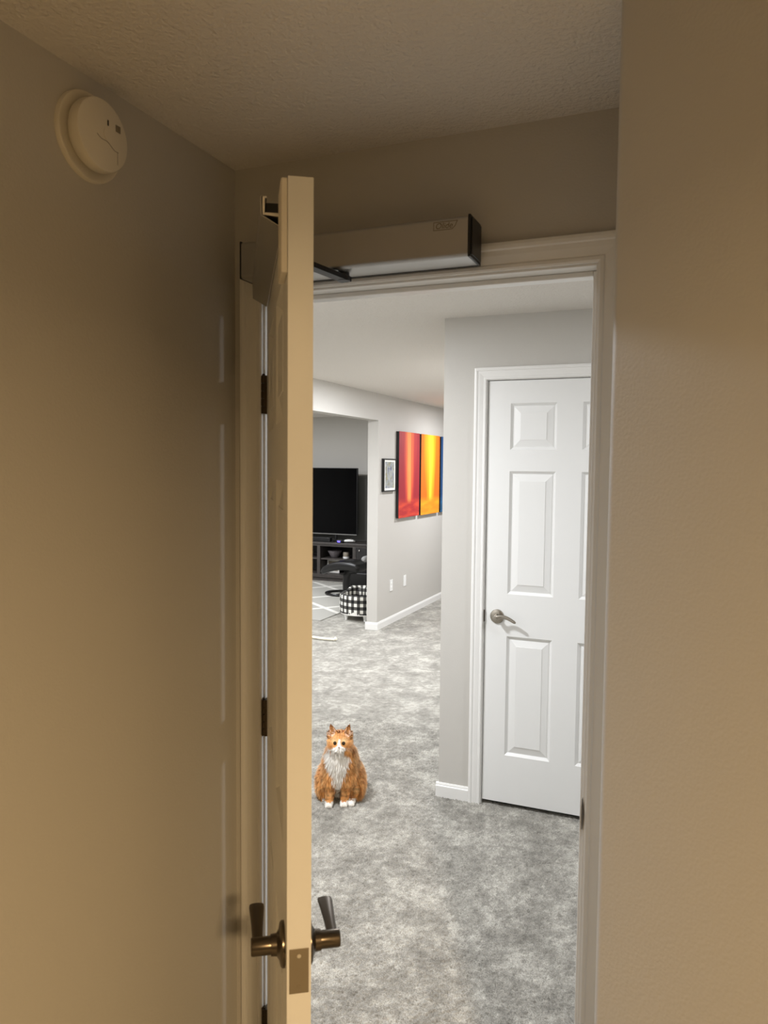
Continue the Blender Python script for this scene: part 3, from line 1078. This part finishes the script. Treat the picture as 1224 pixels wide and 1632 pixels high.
# white gadget lying right of it
gc = tag(empty('handheld_gadget', (-4.545, 9.72, CT), R(20)), 'small white gadget lying on the console right of the blue light', 'gadget')
MB().tube([(-0.075, 0.03, 0.016), (-0.05, 0.0, 0.026), (0.0, -0.012, 0.030), (0.05, 0.0, 0.026), (0.075, 0.03, 0.016)], [(0.012, 0.012), (0.024, 0.018), (0.026, 0.020), (0.024, 0.018), (0.012, 0.012)], 14).build('shell', 'plate_white', gc)
for s in (-1, 1):
    MB().lathe([(0.006, 0), (0.005, 0.008), (0.008, 0.011), (0, 0.012)], (s * 0.025, -0.008, 0.047), (0, 0, 1), 14).build('thumbstick', 'plastic_grey', gc)
# shelf contents
bw = tag(MB().lathe([(0.0, 0.004), (0.045, 0.0), (0.05, 0.004), (0.075, 0.045), (0.098, 0.088), (0.103, 0.098), (0.099, 0.100), (0.093, 0.088), (0.070, 0.047), (0.045, 0.010), (0.0, 0.008)][1:], (0, 0, 0), (0, 0, 1), 36).build('woven_bowl', 'bowl_grey', None, (-4.80, 9.78, 0.3255)), 'grey woven bowl on the upper console shelf', 'bowl')
cd = tag(empty('storage_jar', (-4.60, 9.74, 0.3255)), 'dark jar with a pale base beside the grey bowl', 'jar')
MB().lathe([(0.043, 0.0), (0.045, 0.003), (0.045, 0.026), (0.043, 0.028)], (0, 0, 0), (0, 0, 1), 28).build('jar_base', 'plate_white', cd)
MB().lathe([(0.043, 0.028), (0.044, 0.03), (0.043, 0.082), (0.038, 0.090), (0.0, 0.091)], (0, 0, 0), (0, 0, 1), 28).build('jar', 'plastic_grey', cd)
bk = tag(empty('photo_frame', (-4.83, 9.80, 0.1008), R(-4)), 'white-edged frame on the lower console shelf behind the footstool', 'picture frame')
MB().box(-0.10, 0.10, -0.008, 0.008, 0.0, 0.022, 0.001).build('frame_rail', 'book_white', bk)
MB().box(-0.10, 0.10, -0.008, 0.008, 0.168, 0.190, 0.001).build('frame_rail', 'book_white', bk)
MB().box(-0.10, -0.078, -0.008, 0.008, 0.022, 0.168, 0.001).build('frame_stile', 'book_white', bk)
MB().box(0.078, 0.10, -0.008, 0.008, 0.022, 0.168, 0.001).build('frame_stile', 'book_white', bk)
MB().box(-0.078, 0.078, -0.003, 0.006, 0.022, 0.168, 0).build('photo', 'plastic_grey', bk)
# black box on the floor
sw = tag(empty('floor_box', (-4.20, 9.42, 0.0083)), 'low black box on the floor between console and footstool', 'box')
MB().box(-0.15, 0.15, -0.13, 0.13, 0.02, 0.19, 0.012).build('housing', 'black_wood', sw)
for sx_ in (-1, 1):
    for sy_ in (-1, 1):
        MB().lathe([(0.015, 0), (0.012, 0.0205)], (sx_ * 0.12, sy_ * 0.10, 0), (0, 0, 1), 12).build('foot', 'black_plastic', sw)

# black leather footstool on a ring pedestal
fs = tag(empty('footstool', (-4.10, 8.66, 0.0085)), 'black leather footstool on a curved pedestal with ring base', 'footstool')
nu, nv = 22, 16
vs_, fs_ = [], []
for layer in (1, -1):
    for i in range(nu + 1):
        for k in range(nv + 1):
            u_ = i / nu * 2 - 1
            w_ = k / nv * 2 - 1
            ex = (1 - abs(u_) ** 6) * (1 - abs(w_) ** 6)
            th = 0.055 * max(0.0, ex) ** 0.22
            x = 0.28 * u_ * (1 - 0.06 * w_ * w_)
            y = 0.20 * w_ * (1 - 0.06 * u_ * u_)
            z = 0.385 + 0.03 * u_ - 0.055 * u_ * u_ + layer * th
            vs_.append((x, y, z))
n1 = (nu + 1) * (nv + 1)
idx = lambda l, i, k: l * n1 + i * (nv + 1) + k
for l in (0, 1):
    for i in range(nu):
        for k in range(nv):
            fs_.append((idx(l, i, k), idx(l, i + 1, k), idx(l, i + 1, k + 1), idx(l, i, k + 1)))
o = MB().add(vs_, fs_, True).build('cushion', 'leather', fs)
bm = bmesh.new(); bm.from_mesh(o.data)
bmesh.ops.remove_doubles(bm, verts=bm.verts[:], dist=1e-5)
bmesh.ops.recalc_face_normals(bm, faces=bm.faces[:])
bm.to_mesh(o.data); bm.free()
MB().tube([(0.16, 0, 0.33), (0.09, 0, 0.325), (0.04, 0, 0.30), (0.02, 0, 0.24), (0.015, 0, 0.14), (0.03, 0, 0.03)],
          [(0.05, 0.014), (0.052, 0.018), (0.05, 0.03), (0.047, 0.045), (0.048, 0.05), (0.055, 0.06)], 16, up=(0.2, 1, 0)).build('pedestal', 'black_wood', fs)
ring = [(0.19 * math.cos(2 * math.pi * i / 40) - 0.06, 0.17 * math.sin(2 * math.pi * i / 40), 0.016) for i in range(41)]
MB().tube(ring, (0.020, 0.0155), 12).build('base_ring', 'black_wood', fs)
MB().box(-0.05, 0.12, -0.05, 0.05, 0.002, 0.034, 0.006).build('base_bridge', 'black_wood', fs)
gy = tag(empty('bolster_cushion', (-3.80, 8.64, 0.452)), 'round grey cushion resting at the footstool edge beside the wall end', 'cushion')
MB().tube([(0, -0.10 + 0.02 * i, 0.036) for i in range(11)], [(0.02 + 0.02 * math.sin(min(1, i / 2, (10 - i) / 2) * math.pi / 2), 0.016 + 0.02 * math.sin(min(1, i / 2, (10 - i) / 2) * math.pi / 2)) for i in range(11)], 16, up=(0, 0, 1)).build('cover', 'cushion_grey', gy)

# checked pet bed on white feet
PB = (-3.315, 7.44, 0)
pb = tag(empty('pet_bed', PB, 0), 'round black and white checked pet bed on white feet', 'pet bed')
NP = 64
vs_, fs_ = [], []
for i in range(NP):
    a = 2 * math.pi * i / NP
    back = max(0.0, math.sin(a)) ** 0.6 * max(0.0, math.sin(a)) if math.sin(a) > 0 else 0.0
    back = 1.0 if math.sin(a) > 0.55 else (0.0 if math.sin(a) < 0.25 else (math.sin(a) - 0.25) / 0.3)
    top = 0.275 + 0.045 * back
    ro, ri = 0.245, 0.20
    for r_, z_ in ((ro - 0.01, 0.066), (ro, 0.075), (ro + 0.003, 0.17), (ro, top - 0.012), (ro - 0.012, top), (ri + 0.012, top), (ri, top - 0.012), (ri, 0.16)):
        vs_.append((r_ * math.cos(a), r_ * 0.96 * math.sin(a), z_))
for i in range(NP):
    j = (i + 1) % NP
    for k in range(8):
        l = (k + 1) % 8
        fs_.append((i * 8 + k, j * 8 + k, j * 8 + l, i * 8 + l))
MB().add(vs_, fs_, True).build('side_wall', 'gingham', pb)
MB().lathe([(0.236, 0.064), (0.236, 0.10), (0.0, 0.10)], (0, 0, 0), (0, 0, 1), 48).build('base_board', 'pet_lining', pb)
MB().lathe([(0.18, 0.10), (0.198, 0.125), (0.198, 0.165), (0.18, 0.19), (0.1, 0.198), (0.0, 0.2)], (0, 0, 0), (0, 0, 1), 48).build('seat_pad', 'gingham', pb)
bpd = MB()
bpd.tube([(-0.13 + 0.0217 * i, 0.135 + 0.02 * math.cos((i - 6) / 6 * 1.2), 0.245) for i in range(13)], [(0.02 + 0.02 * math.sin(min(1, i / 3, (12 - i) / 3) * math.pi / 2), 0.035 + 0.03 * math.sin(min(1, i / 3, (12 - i) / 3) * math.pi / 2)) for i in range(13)], 16)
bpd.build('back_pillow', 'gingham', pb)
for a in (235, 302, 55, 125):
    x, y = 0.20 * math.cos(R(a)), 0.20 * math.sin(R(a))
    MB().lathe([(0.012, 0.0), (0.015, 0.004), (0.014, 0.012), (0.018, 0.035), (0.025, 0.060), (0.026, 0.066)], (x, y, 0), (0, 0, 1), 18).build('foot', 'plate_white', pb)

# cream rope toy on the carpet
rp = tag(empty('rope_toy', (-3.20, 6.335, 0)), 'cream knotted rope lying on the carpet by the wide opening', 'rope')
for ph in (0, math.pi):
    MB().tube([(-0.24 + 0.34 * i / 60, 0.006 * math.sin(i * 0.12) + 0.007 * math.cos(i * 0.9 + ph), 0.0145 + 0.006 * math.sin(i * 0.9 + ph)) for i in range(61)], (0.0085, 0.0085), 8).build('strand', 'cream_rope', rp)
MB().lathe([(0.004, 0), (0.016, 0.006), (0.018, 0.015), (0.014, 0.026), (0.004, 0.030)], (0.085, 0.006, 0.019), (1, 0, 0.1), 14).build('knot', 'cream_rope', rp)


# ------------------------------------------------------------------ the cat
def smin(a, b, k):
    h = np.clip(0.5 + 0.5 * (b - a) / k, 0, 1)
    return b * (1 - h) + a * h - k * h * (1 - h)


def ell(P, c, r, rz=0.0, rx=0.0):
    q = P - np.array(c)
    if rz:
        ca_, sa_ = math.cos(rz), math.sin(rz)
        q = np.stack([q[..., 0] * ca_ + q[..., 1] * sa_, -q[..., 0] * sa_ + q[..., 1] * ca_, q[..., 2]], -1)
    if rx:
        ca_, sa_ = math.cos(rx), math.sin(rx)
        q = np.stack([q[..., 0], q[..., 1] * ca_ + q[..., 2] * sa_, -q[..., 1] * sa_ + q[..., 2] * ca_], -1)
    r = np.array(r)
    k0 = np.linalg.norm(q / r, axis=-1)
    k1 = np.linalg.norm(q / (r * r), axis=-1)
    return k0 * (k0 - 1) / np.maximum(k1, 1e-9)


def cap(P, a, b, ra, rb):
    a, b = np.array(a), np.array(b)
    ab = b - a
    t_ = np.clip(((P - a) @ ab) / (ab @ ab), 0, 1)
    d_ = np.linalg.norm(P - a - t_[..., None] * ab, axis=-1)
    return d_ - (ra + (rb - ra) * t_)


# local frame: x to the viewer's right, -y towards the viewer, z up
HC = np.array([-0.002, -0.066, 0.308])       # head centre


def cat_sdf(P):
    d_ = ell(P, (0.000, 0.055, 0.098), (0.092, 0.105, 0.096))                    # rump
    d_ = smin(d_, ell(P, (-0.002, 0.000, 0.172), (0.072, 0.072, 0.105), 0, R(-18)), 0.05)   # ribcage and back
    d_ = smin(d_, ell(P, (-0.006, -0.044, 0.176), (0.055, 0.044, 0.088)), 0.035)  # chest
    d_ = smin(d_, ell(P, (0.070, 0.012, 0.074), (0.038, 0.078, 0.074), R(10)), 0.025)   # haunches
    d_ = smin(d_, ell(P, (-0.078, 0.018, 0.074), (0.034, 0.076, 0.074), R(-10)), 0.025)
    d_ = smin(d_, cap(P, (0.0, -0.03, 0.220), HC + (0, 0.018, -0.014), 0.060, 0.052), 0.03)   # neck
    for sx_, xf_, yf_ in ((-1, -0.050, -0.100), (1, 0.022, -0.088)):             # forelegs
        sh = (-0.045 if sx_ < 0 else 0.040, -0.050, 0.150)
        d_ = smin(d_, cap(P, sh, (xf_, yf_ + 0.012, 0.022), 0.027, 0.0175), 0.018)
        d_ = smin(d_, ell(P, (xf_, yf_ - 0.006, 0.015), (0.0195, 0.028, 0.0155)), 0.008)
        for tx in (-0.011, 0.0, 0.011):
            d_ = smin(d_, ell(P, (xf_ + tx, yf_ - 0.024, 0.010), (0.0065, 0.010, 0.009)), 0.004)
    for xf_, yf_ in ((0.058, -0.066), (-0.078, -0.016)):                         # hind paws
        d_ = smin(d_, ell(P, (xf_, yf_, 0.014), (0.018, 0.036, 0.014)), 0.012)
        for tx in (-0.009, 0.0, 0.009):
            d_ = smin(d_, ell(P, (xf_ + tx, yf_ - 0.032, 0.009), (0.006, 0.008, 0.008)), 0.004)
    # head
    h_ = ell(P, HC, (0.046, 0.044, 0.040))
    for s in (-1, 1):
        h_ = smin(h_, ell(P, HC + (s * 0.024, -0.014, -0.012), (0.026, 0.026, 0.022)), 0.012)   # cheeks
        h_ = smin(h_, ell(P, HC + (s * 0.009, -0.046, -0.017), (0.013, 0.012, 0.011)), 0.006)   # whisker pads
    h_ = smin(h_, cap(P, HC + (0, -0.034, 0.008), HC + (0, -0.047, -0.008), 0.012, 0.0095), 0.010)   # nose bridge
    h_ = smin(h_, ell(P, HC + (0, -0.040, -0.027), (0.012, 0.012, 0.008)), 0.006)               # chin
    for s in (-1, 1):                                                                            # eye sockets
        h_ = -smin(-h_, ell(P, HC + (s * 0.0205, -0.046, 0.006), (0.0085, 0.007, 0.0075)), 0.006)
    d_ = smin(d_, h_, 0.022)
    # ears: flattened cones, hollowed in front
    for s in (-1, 1):
        b0 = HC + (s * 0.030, 0.004, 0.026)
        t0 = HC + (s * 0.047, 0.004, 0.084)
        q = P - b0
        ax = (t0 - b0) / np.linalg.norm(t0 - b0)
        hh = np.linalg.norm(t0 - b0)
        t_ = (q @ ax) / hh
        lat = q - (q @ ax)[..., None] * ax
        wx = np.clip(1 - t_, 0, 1) ** 0.85 * 0.023 + 0.0015
        e_ = np.sqrt((lat[..., 0] / wx) ** 2 + (lat[..., 2] / wx) ** 2 + ((lat[..., 1] + 0.0) / (wx * 0.42 + 0.001)) ** 2) - 1
        e_ = e_ * wx * 0.42
        e_ = np.maximum(e_, np.maximum(t_ - 1, -t_ - 0.3) * hh)
        hol = np.sqrt((lat[..., 0] / (wx * 0.72)) ** 2 + ((lat[..., 1] + 0.011) / 0.010) ** 2) - 1
        hol = np.maximum(hol * 0.006, np.maximum(t_ - 0.85, 0.12 - t_) * hh)
        e_ = np.maximum(e_, -hol)
        d_ = smin(d_, e_, 0.005)
    # tail curled up behind the rump
    tl = [(0.02, 0.14, 0.035), (0.06, 0.165, 0.026), (0.03, 0.178, 0.024), (-0.04, 0.172, 0.023)]
    for a, b_ in zip(tl[:-1], tl[1:]):
        d_ = smin(d_, cap(P, a, b_, 0.024, 0.022), 0.015)
    return d_


def surface_nets(fn, lo, hi, h_):
    ax = [np.arange(lo[i], hi[i] + h_, h_) for i in range(3)]
    G = np.stack(np.meshgrid(*ax, indexing='ij'), -1)
    V = fn(G)
    S = V < 0
    nx, ny, nz = V.shape
    cnt = np.zeros((nx - 1, ny - 1, nz - 1))
    acc = np.zeros((nx - 1, ny - 1, nz - 1, 3))

    def sl(dx, dy, dz):
        return (slice(dx, nx - 1 + dx), slice(dy, ny - 1 + dy), slice(dz, nz - 1 + dz))
    corners = [(i, j, k) for i in (0, 1) for j in (0, 1) for k in (0, 1)]
    for a in corners:
        for axis in range(3):
            if a[axis] == 0:
                b_ = list(a)
                b_[axis] = 1
                va, vb = V[sl(*a)], V[sl(*b_)]
                cr_ = (va < 0) != (vb < 0)
                t_ = np.where(cr_, va / np.where(cr_, va - vb, 1), 0)
                p = np.array(a, float)[None, None, None] + t_[..., None] * (np.array(b_) - np.array(a))
                acc += np.where(cr_[..., None], p, 0)
                cnt += cr_
    act = cnt > 0
    ind = -np.ones(act.shape, int)
    ind[act] = np.arange(act.sum())
    base = np.stack(np.nonzero(act), -1)
    co = np.array(lo) + (base + acc[act] / cnt[act][:, None]) * h_
    faces = []
    for axis in range(3):
        o1, o2 = (axis + 1) % 3, (axis + 2) % 3
        s0 = [slice(1, -1)] * 3
        s0[axis] = slice(0, -1)
        s1_ = [slice(1, -1)] * 3
        s1_[axis] = slice(1, None)
        a_, b_ = S[tuple(s0)], S[tuple(s1_)]
        for flip in (0, 1):
            hit = np.stack(np.nonzero((a_ & ~b_) if flip == 0 else (~a_ & b_)), -1)
            if not len(hit):
                continue
            e = hit.copy()
            e[:, o1] += 1
            e[:, o2] += 1
            qd = []
            for d1, d2 in ((-1, -1), (0, -1), (0, 0), (-1, 0)):
                q = e.copy()
                q[:, o1] += d1
                q[:, o2] += d2
                qd.append(ind[q[:, 0], q[:, 1], q[:, 2]])
            qd = np.stack(qd, -1)
            if flip:
                qd = qd[:, ::-1]
            faces.append(qd)
    return co, np.concatenate(faces)


def sdf_grad(fn, P, e=0.0008):
    g = np.stack([fn(P + np.eye(3)[i] * e) - fn(P - np.eye(3)[i] * e) for i in range(3)], -1)
    return g / np.maximum(np.linalg.norm(g, axis=-1, keepdims=True), 1e-9)


ORANGE, DEEP, PALE, WHITE = [np.array(lin(c)) for c in ((222, 158, 90), (176, 110, 54), (244, 206, 152), (250, 247, 240))]


def vnoise(P, s, seed=0):
    q = P * s
    return (np.sin(q[:, 0] * 1.7 + 1.3 * np.sin(q[:, 2] * 0.9 + seed) + seed) + np.sin(q[:, 1] * 1.3 + 1.1 * np.sin(q[:, 0] * 1.1 + 2 * seed)) + np.sin(q[:, 2] * 1.9 + np.sin(q[:, 1] + seed))) / 3


def cat_colour(P):
    x, y, z = P[:, 0], P[:, 1], P[:, 2]
    n = vnoise(P, 60, 1.0)
    st = 0.5 + 0.5 * np.sin(z * 190 + 3.0 * np.abs(x) * 30 + 2.2 * n + y * 40)
    col = ORANGE + (DEEP - ORANGE) * (np.clip(st - 0.35, 0, 1) * 0.95)[:, None]
    col = col + (PALE - col) * (np.clip(n, 0, 1) * 0.55)[:, None]
    h = P - HC
    head = np.linalg.norm(h / np.array([0.062, 0.062, 0.056]), axis=1) < 1.12
    head &= z > 0.262
    # head stripes
    hs = 0.5 + 0.5 * np.sin(np.abs(h[:, 0]) * 620 + 0.8)
    hc = ORANGE + (DEEP - ORANGE) * (hs * 0.7 * (h[:, 2] > 0.012))[:, None]
    ring = np.exp(-(((np.abs(h[:, 0]) - 0.022) / 0.015) ** 2 + ((h[:, 2] - 0.016) / 0.010) ** 2)) * (h[:, 1] < -0.01)
    hc = hc + (PALE - hc) * (ring * 0.9)[:, None]
    chk = np.exp(-(((np.abs(h[:, 0]) - 0.040) / 0.012) ** 2 + ((h[:, 2] + 0.012) / 0.010) ** 2))
    hc = hc + (DEEP * 0.7 - hc) * (chk * 0.75)[:, None]
    col = np.where(head[:, None], hc, col)
    # white: blaze, muzzle, chin, bib, toes
    jit = 0.004 * vnoise(P, 300, 2.0)
    blaze = (np.abs(h[:, 0]) < 0.0045 + np.clip(-h[:, 2] + 0.012, 0, 0.02) * 0.35 + jit * 0.5) & (h[:, 2] < 0.022) & (h[:, 1] < -0.01) & head
    muz = (((np.abs(h[:, 0]) / 0.025) ** 2 + ((h[:, 2] + 0.020) / 0.014) ** 2) < 1 + jit * 60) & (h[:, 1] < -0.012)
    half = np.interp(z, [0.02, 0.06, 0.12, 0.17, 0.21, 0.24, 0.262, 0.285], [0.010, 0.013, 0.020, 0.027, 0.040, 0.048, 0.046, 0.034])
    bib = (np.abs(x + 0.012) < half + jit * 2) & (y < -0.01) & (z < 0.285)
    toes = (z < 0.026 + jit) & (y < -0.03) & (np.abs(x) < 0.085)
    wh = blaze | muz | bib | toes
    col = np.where(wh[:, None], WHITE, col)
    # inner ears
    for s in (-1, 1):
        e = P - (HC + np.array([s * 0.038, -0.002, 0.05]))
        inn_ = (np.linalg.norm(e / np.array([0.016, 0.02, 0.027]), axis=1) < 1) & (e[:, 1] < 0.003)
        col = np.where(inn_[:, None], np.array(lin((232, 190, 160))), col)
        rim = (np.abs(e[:, 0] + s * 0.006) > 0.006) & (h[:, 2] > 0.068)
        col = np.where(rim[:, None], DEEP * 0.7, col)
    return col, wh


def make_cat(loc, rz):
    root = empty('cat', loc, rz)
    tag(root, 'fluffy orange and white long-haired cat sitting on the carpet', 'cat')
    co, fa = surface_nets(cat_sdf, (-0.16, -0.16, -0.012), (0.17, 0.20, 0.40), 0.0042)
    co[:, 2] = np.maximum(co[:, 2], 0.0)
    me = bpy.data.meshes.new('body')
    me.from_pydata(co.tolist(), [], fa.tolist())
    me.polygons.foreach_set('use_smooth', np.ones(len(me.polygons), dtype=bool))
    col, wh = cat_colour(co)
    at = me.color_attributes.new('Col', 'FLOAT_COLOR', 'POINT')
    at.data.foreach_set('color', np.concatenate([col, np.ones((len(col), 1))], 1).astype(np.float32).ravel())
    me.materials.append(MAT['cat_fur'])
    o = bpy.data.objects.new('body', me)
    C.objects.link(o)
    o.parent = root
    # fur: tapered blades laid along the coat
    tri = np.concatenate([fa[:, [0, 1, 2]], fa[:, [0, 2, 3]]])
    a, b_, c_ = co[tri[:, 0]], co[tri[:, 1]], co[tri[:, 2]]
    ar = np.linalg.norm(np.cross(b_ - a, c_ - a), axis=1)
    NF = 90000
    pick = rng.choice(len(tri), NF, p=ar / ar.sum())
    r1, r2 = np.sqrt(rng.random(NF)), rng.random(NF)
    P = (1 - r1)[:, None] * a[pick] + (r1 * (1 - r2))[:, None] * b_[pick] + (r1 * r2)[:, None] * c_[pick]
    keep = P[:, 2] > 0.006
    P = P[keep]
    Nn = sdf_grad(cat_sdf, P)
    h = P - HC
    face = (np.linalg.norm(h / np.array([0.05, 0.06, 0.05]), axis=1) < 1.0) & (h[:, 1] < 0.0)
    head = (P[:, 2] > 0.280)
    ear = h[:, 2] > 0.044
    leg = (P[:, 1] < -0.055) & (P[:, 2] < 0.12)
    col, wh = cat_colour(P)
    ln = np.full(len(P), 0.036)
    ln[(np.abs(P[:, 0] + 0.01) < 0.07) & (P[:, 1] < -0.02) & (P[:, 2] > 0.1) & ~head] = 0.042
    ln[(P[:, 2] < 0.12) & (P[:, 1] > -0.04)] = 0.034
    ln[leg] = 0.010
    ln[head] = 0.017
    ln[face] = 0.006
    ln[ear] = 0.006
    ln[P[:, 2] < 0.03] *= 0.45
    eyed = np.minimum(np.linalg.norm(h - np.array([0.0205, -0.040, 0.006]), axis=1), np.linalg.norm(h - np.array([-0.0205, -0.040, 0.006]), axis=1))
    nosed = np.linalg.norm(h - np.array([0, -0.058, -0.010]), axis=1)
    ok = (eyed > 0.0115) & (nosed > 0.006)
    P, Nn, col, ln, head, face, ear = P[ok], Nn[ok], col[ok], ln[ok], head[ok], face[ok], ear[ok]
    h = P - HC
    n = len(P)
    ln = ln * (0.6 + 0.6 * rng.random(n))
    grav = np.tile(np.array([0, 0.0, -1.0]), (n, 1))
    out = np.stack([np.sign(h[:, 0]) * np.abs(h[:, 0]) * 18, np.full(n, 0.25), h[:, 2] * 12], -1)
    grav = np.where(head[:, None], out, grav)
    grav = np.where(ear[:, None], np.array([0, 0, 1.0]), grav)
    # locks: neighbouring hairs share a lean
    lk = np.stack([vnoise(P, 110, 3.0), vnoise(P, 110, 5.0), vnoise(P, 90, 7.0)], -1)
    d_ = grav + lk * 0.55 + (rng.random((n, 3)) - 0.5) * 0.5
    d_ -= (d_ * Nn).sum(1, keepdims=True) * Nn
    d_ /= np.maximum(np.linalg.norm(d_, axis=1, keepdims=True), 1e-6)
    lift = (0.30 + 0.5 * rng.random(n))[:, None]
    lift = np.where(face[:, None], lift * 0.6, lift)
    d1 = d_ * (1 - lift * 0.4) + Nn * lift
    d1 /= np.linalg.norm(d1, axis=1, keepdims=True)
    d2 = d1 + np.array([0, 0, -0.45]) * np.where(head, 0.1, 1)[:, None]
    d2 /= np.linalg.norm(d2, axis=1, keepdims=True)
    side = np.cross(d1, Nn)
    side /= np.maximum(np.linalg.norm(side, axis=1, keepdims=True), 1e-6)
    w = (0.0009 + 0.0009 * rng.random(n))[:, None]
    w = np.where((face | ear)[:, None], w * 0.7, w)
    p0 = P - Nn * 0.001
    p1 = p0 + d1 * (ln * 0.55)[:, None]
    p2 = p1 + d2 * (ln * 0.45)[:, None]
    p1[:, 2] = np.maximum(p1[:, 2], 0.003)
    p2[:, 2] = np.maximum(p2[:, 2], 0.002)
    V = np.stack([p0 - side * w, p0 + side * w, p1 + side * w * 0.8, p1 - side * w * 0.8, p2], 1).reshape(-1, 3)
    base = np.arange(n)[:, None] * 5
    quads = base + np.array([0, 1, 2, 3])
    tris = base + np.array([3, 2, 4])
    loops = np.concatenate([quads, tris], 1).reshape(-1)
    starts = (np.arange(n)[:, None] * 7 + np.array([0, 4])).reshape(-1)
    fm = bpy.data.meshes.new('fur')
    fm.vertices.add(len(V))
    fm.vertices.foreach_set('co', V.astype(np.float32).ravel())
    fm.loops.add(len(loops))
    fm.loops.foreach_set('vertex_index', loops.astype(np.int32))
    fm.polygons.add(2 * n)
    fm.polygons.foreach_set('loop_start', starts.astype(np.int32))
    fm.update()
    fm.validate()
    fm.polygons.foreach_set('use_smooth', np.ones(2 * n, dtype=bool))
    jitter = (0.62 + 0.55 * rng.random(n) + 0.42 * vnoise(P, 170, 9.0))[:, None]
    wj = (0.74 + 0.26 * rng.random(n) + 0.12 * vnoise(P, 230, 4.0))[:, None]
    cc = np.clip(col * np.where((col.min(1) > 0.6)[:, None], wj, jitter), 0, 1)
    tip = np.clip(cc * 0.72 + 0.28 * np.where((col.min(1) > 0.6)[:, None], WHITE, PALE), 0, 1)
    ca5 = np.stack([cc * 0.9, cc * 0.9, cc, cc, tip], 1).reshape(-1, 3)
    at = fm.color_attributes.new('Col', 'FLOAT_COLOR', 'POINT')
    at.data.foreach_set('color', np.concatenate([ca5, np.ones((len(ca5), 1))], 1).astype(np.float32).ravel())
    nn = np.repeat(Nn * 0.9 + d1 * 0.1 + np.array([0, 0, 0.5]), 5, axis=0)
    nn /= np.linalg.norm(nn, axis=1, keepdims=True)
    try:
        fm.normals_split_custom_set_from_vertices(nn.tolist())
    except Exception:
        pass
    fm.materials.append(MAT['cat_fur'])
    fo = bpy.data.objects.new('fur', fm)
    C.objects.link(fo)
    fo.parent = o
    fo['kind'] = 'stuff'
    # eyes, nose, whiskers
    for s in (-1, 1):
        MB().lathe([(0.0, -0.0062), (0.0052, -0.0046), (0.0090, 0.0), (0.0084, 0.0025), (0.0052, 0.0046), (0.0, 0.0056)][1:], tuple(HC + (s * 0.0205, -0.0405, 0.006)), (s * 0.22, -1, 0.05), 20).build('eye', 'eye', root)
    MB().add([tuple(HC + np.array(v)) for v in ((-0.005, -0.0580, -0.006), (0.005, -0.0580, -0.006), (0, -0.0605, -0.0125), (0, -0.0625, -0.007), (0, -0.052, -0.008))],
             [(0, 1, 3), (0, 3, 2), (1, 2, 3), (0, 4, 1), (0, 2, 4), (1, 4, 2)]).build('nose', 'pink_nose', root)
    for s in (-1, 1):
        for k in range(3):
            p = HC + np.array([s * 0.014, -0.055, -0.014 - 0.003 * k])
            MB().tube([tuple(p), tuple(p + np.array([s * 0.022, -0.004, 0.003 - 0.002 * k])), tuple(p + np.array([s * 0.046, 0.002, -0.003 - 0.005 * k]))],
                      [(0.0003, 0.0003), (0.00025, 0.00025), (0.0001, 0.0001)], 5).build('whisker', 'mat_board', root)
    return root


make_cat((-1.590, 3.325, 0.002), R(21))
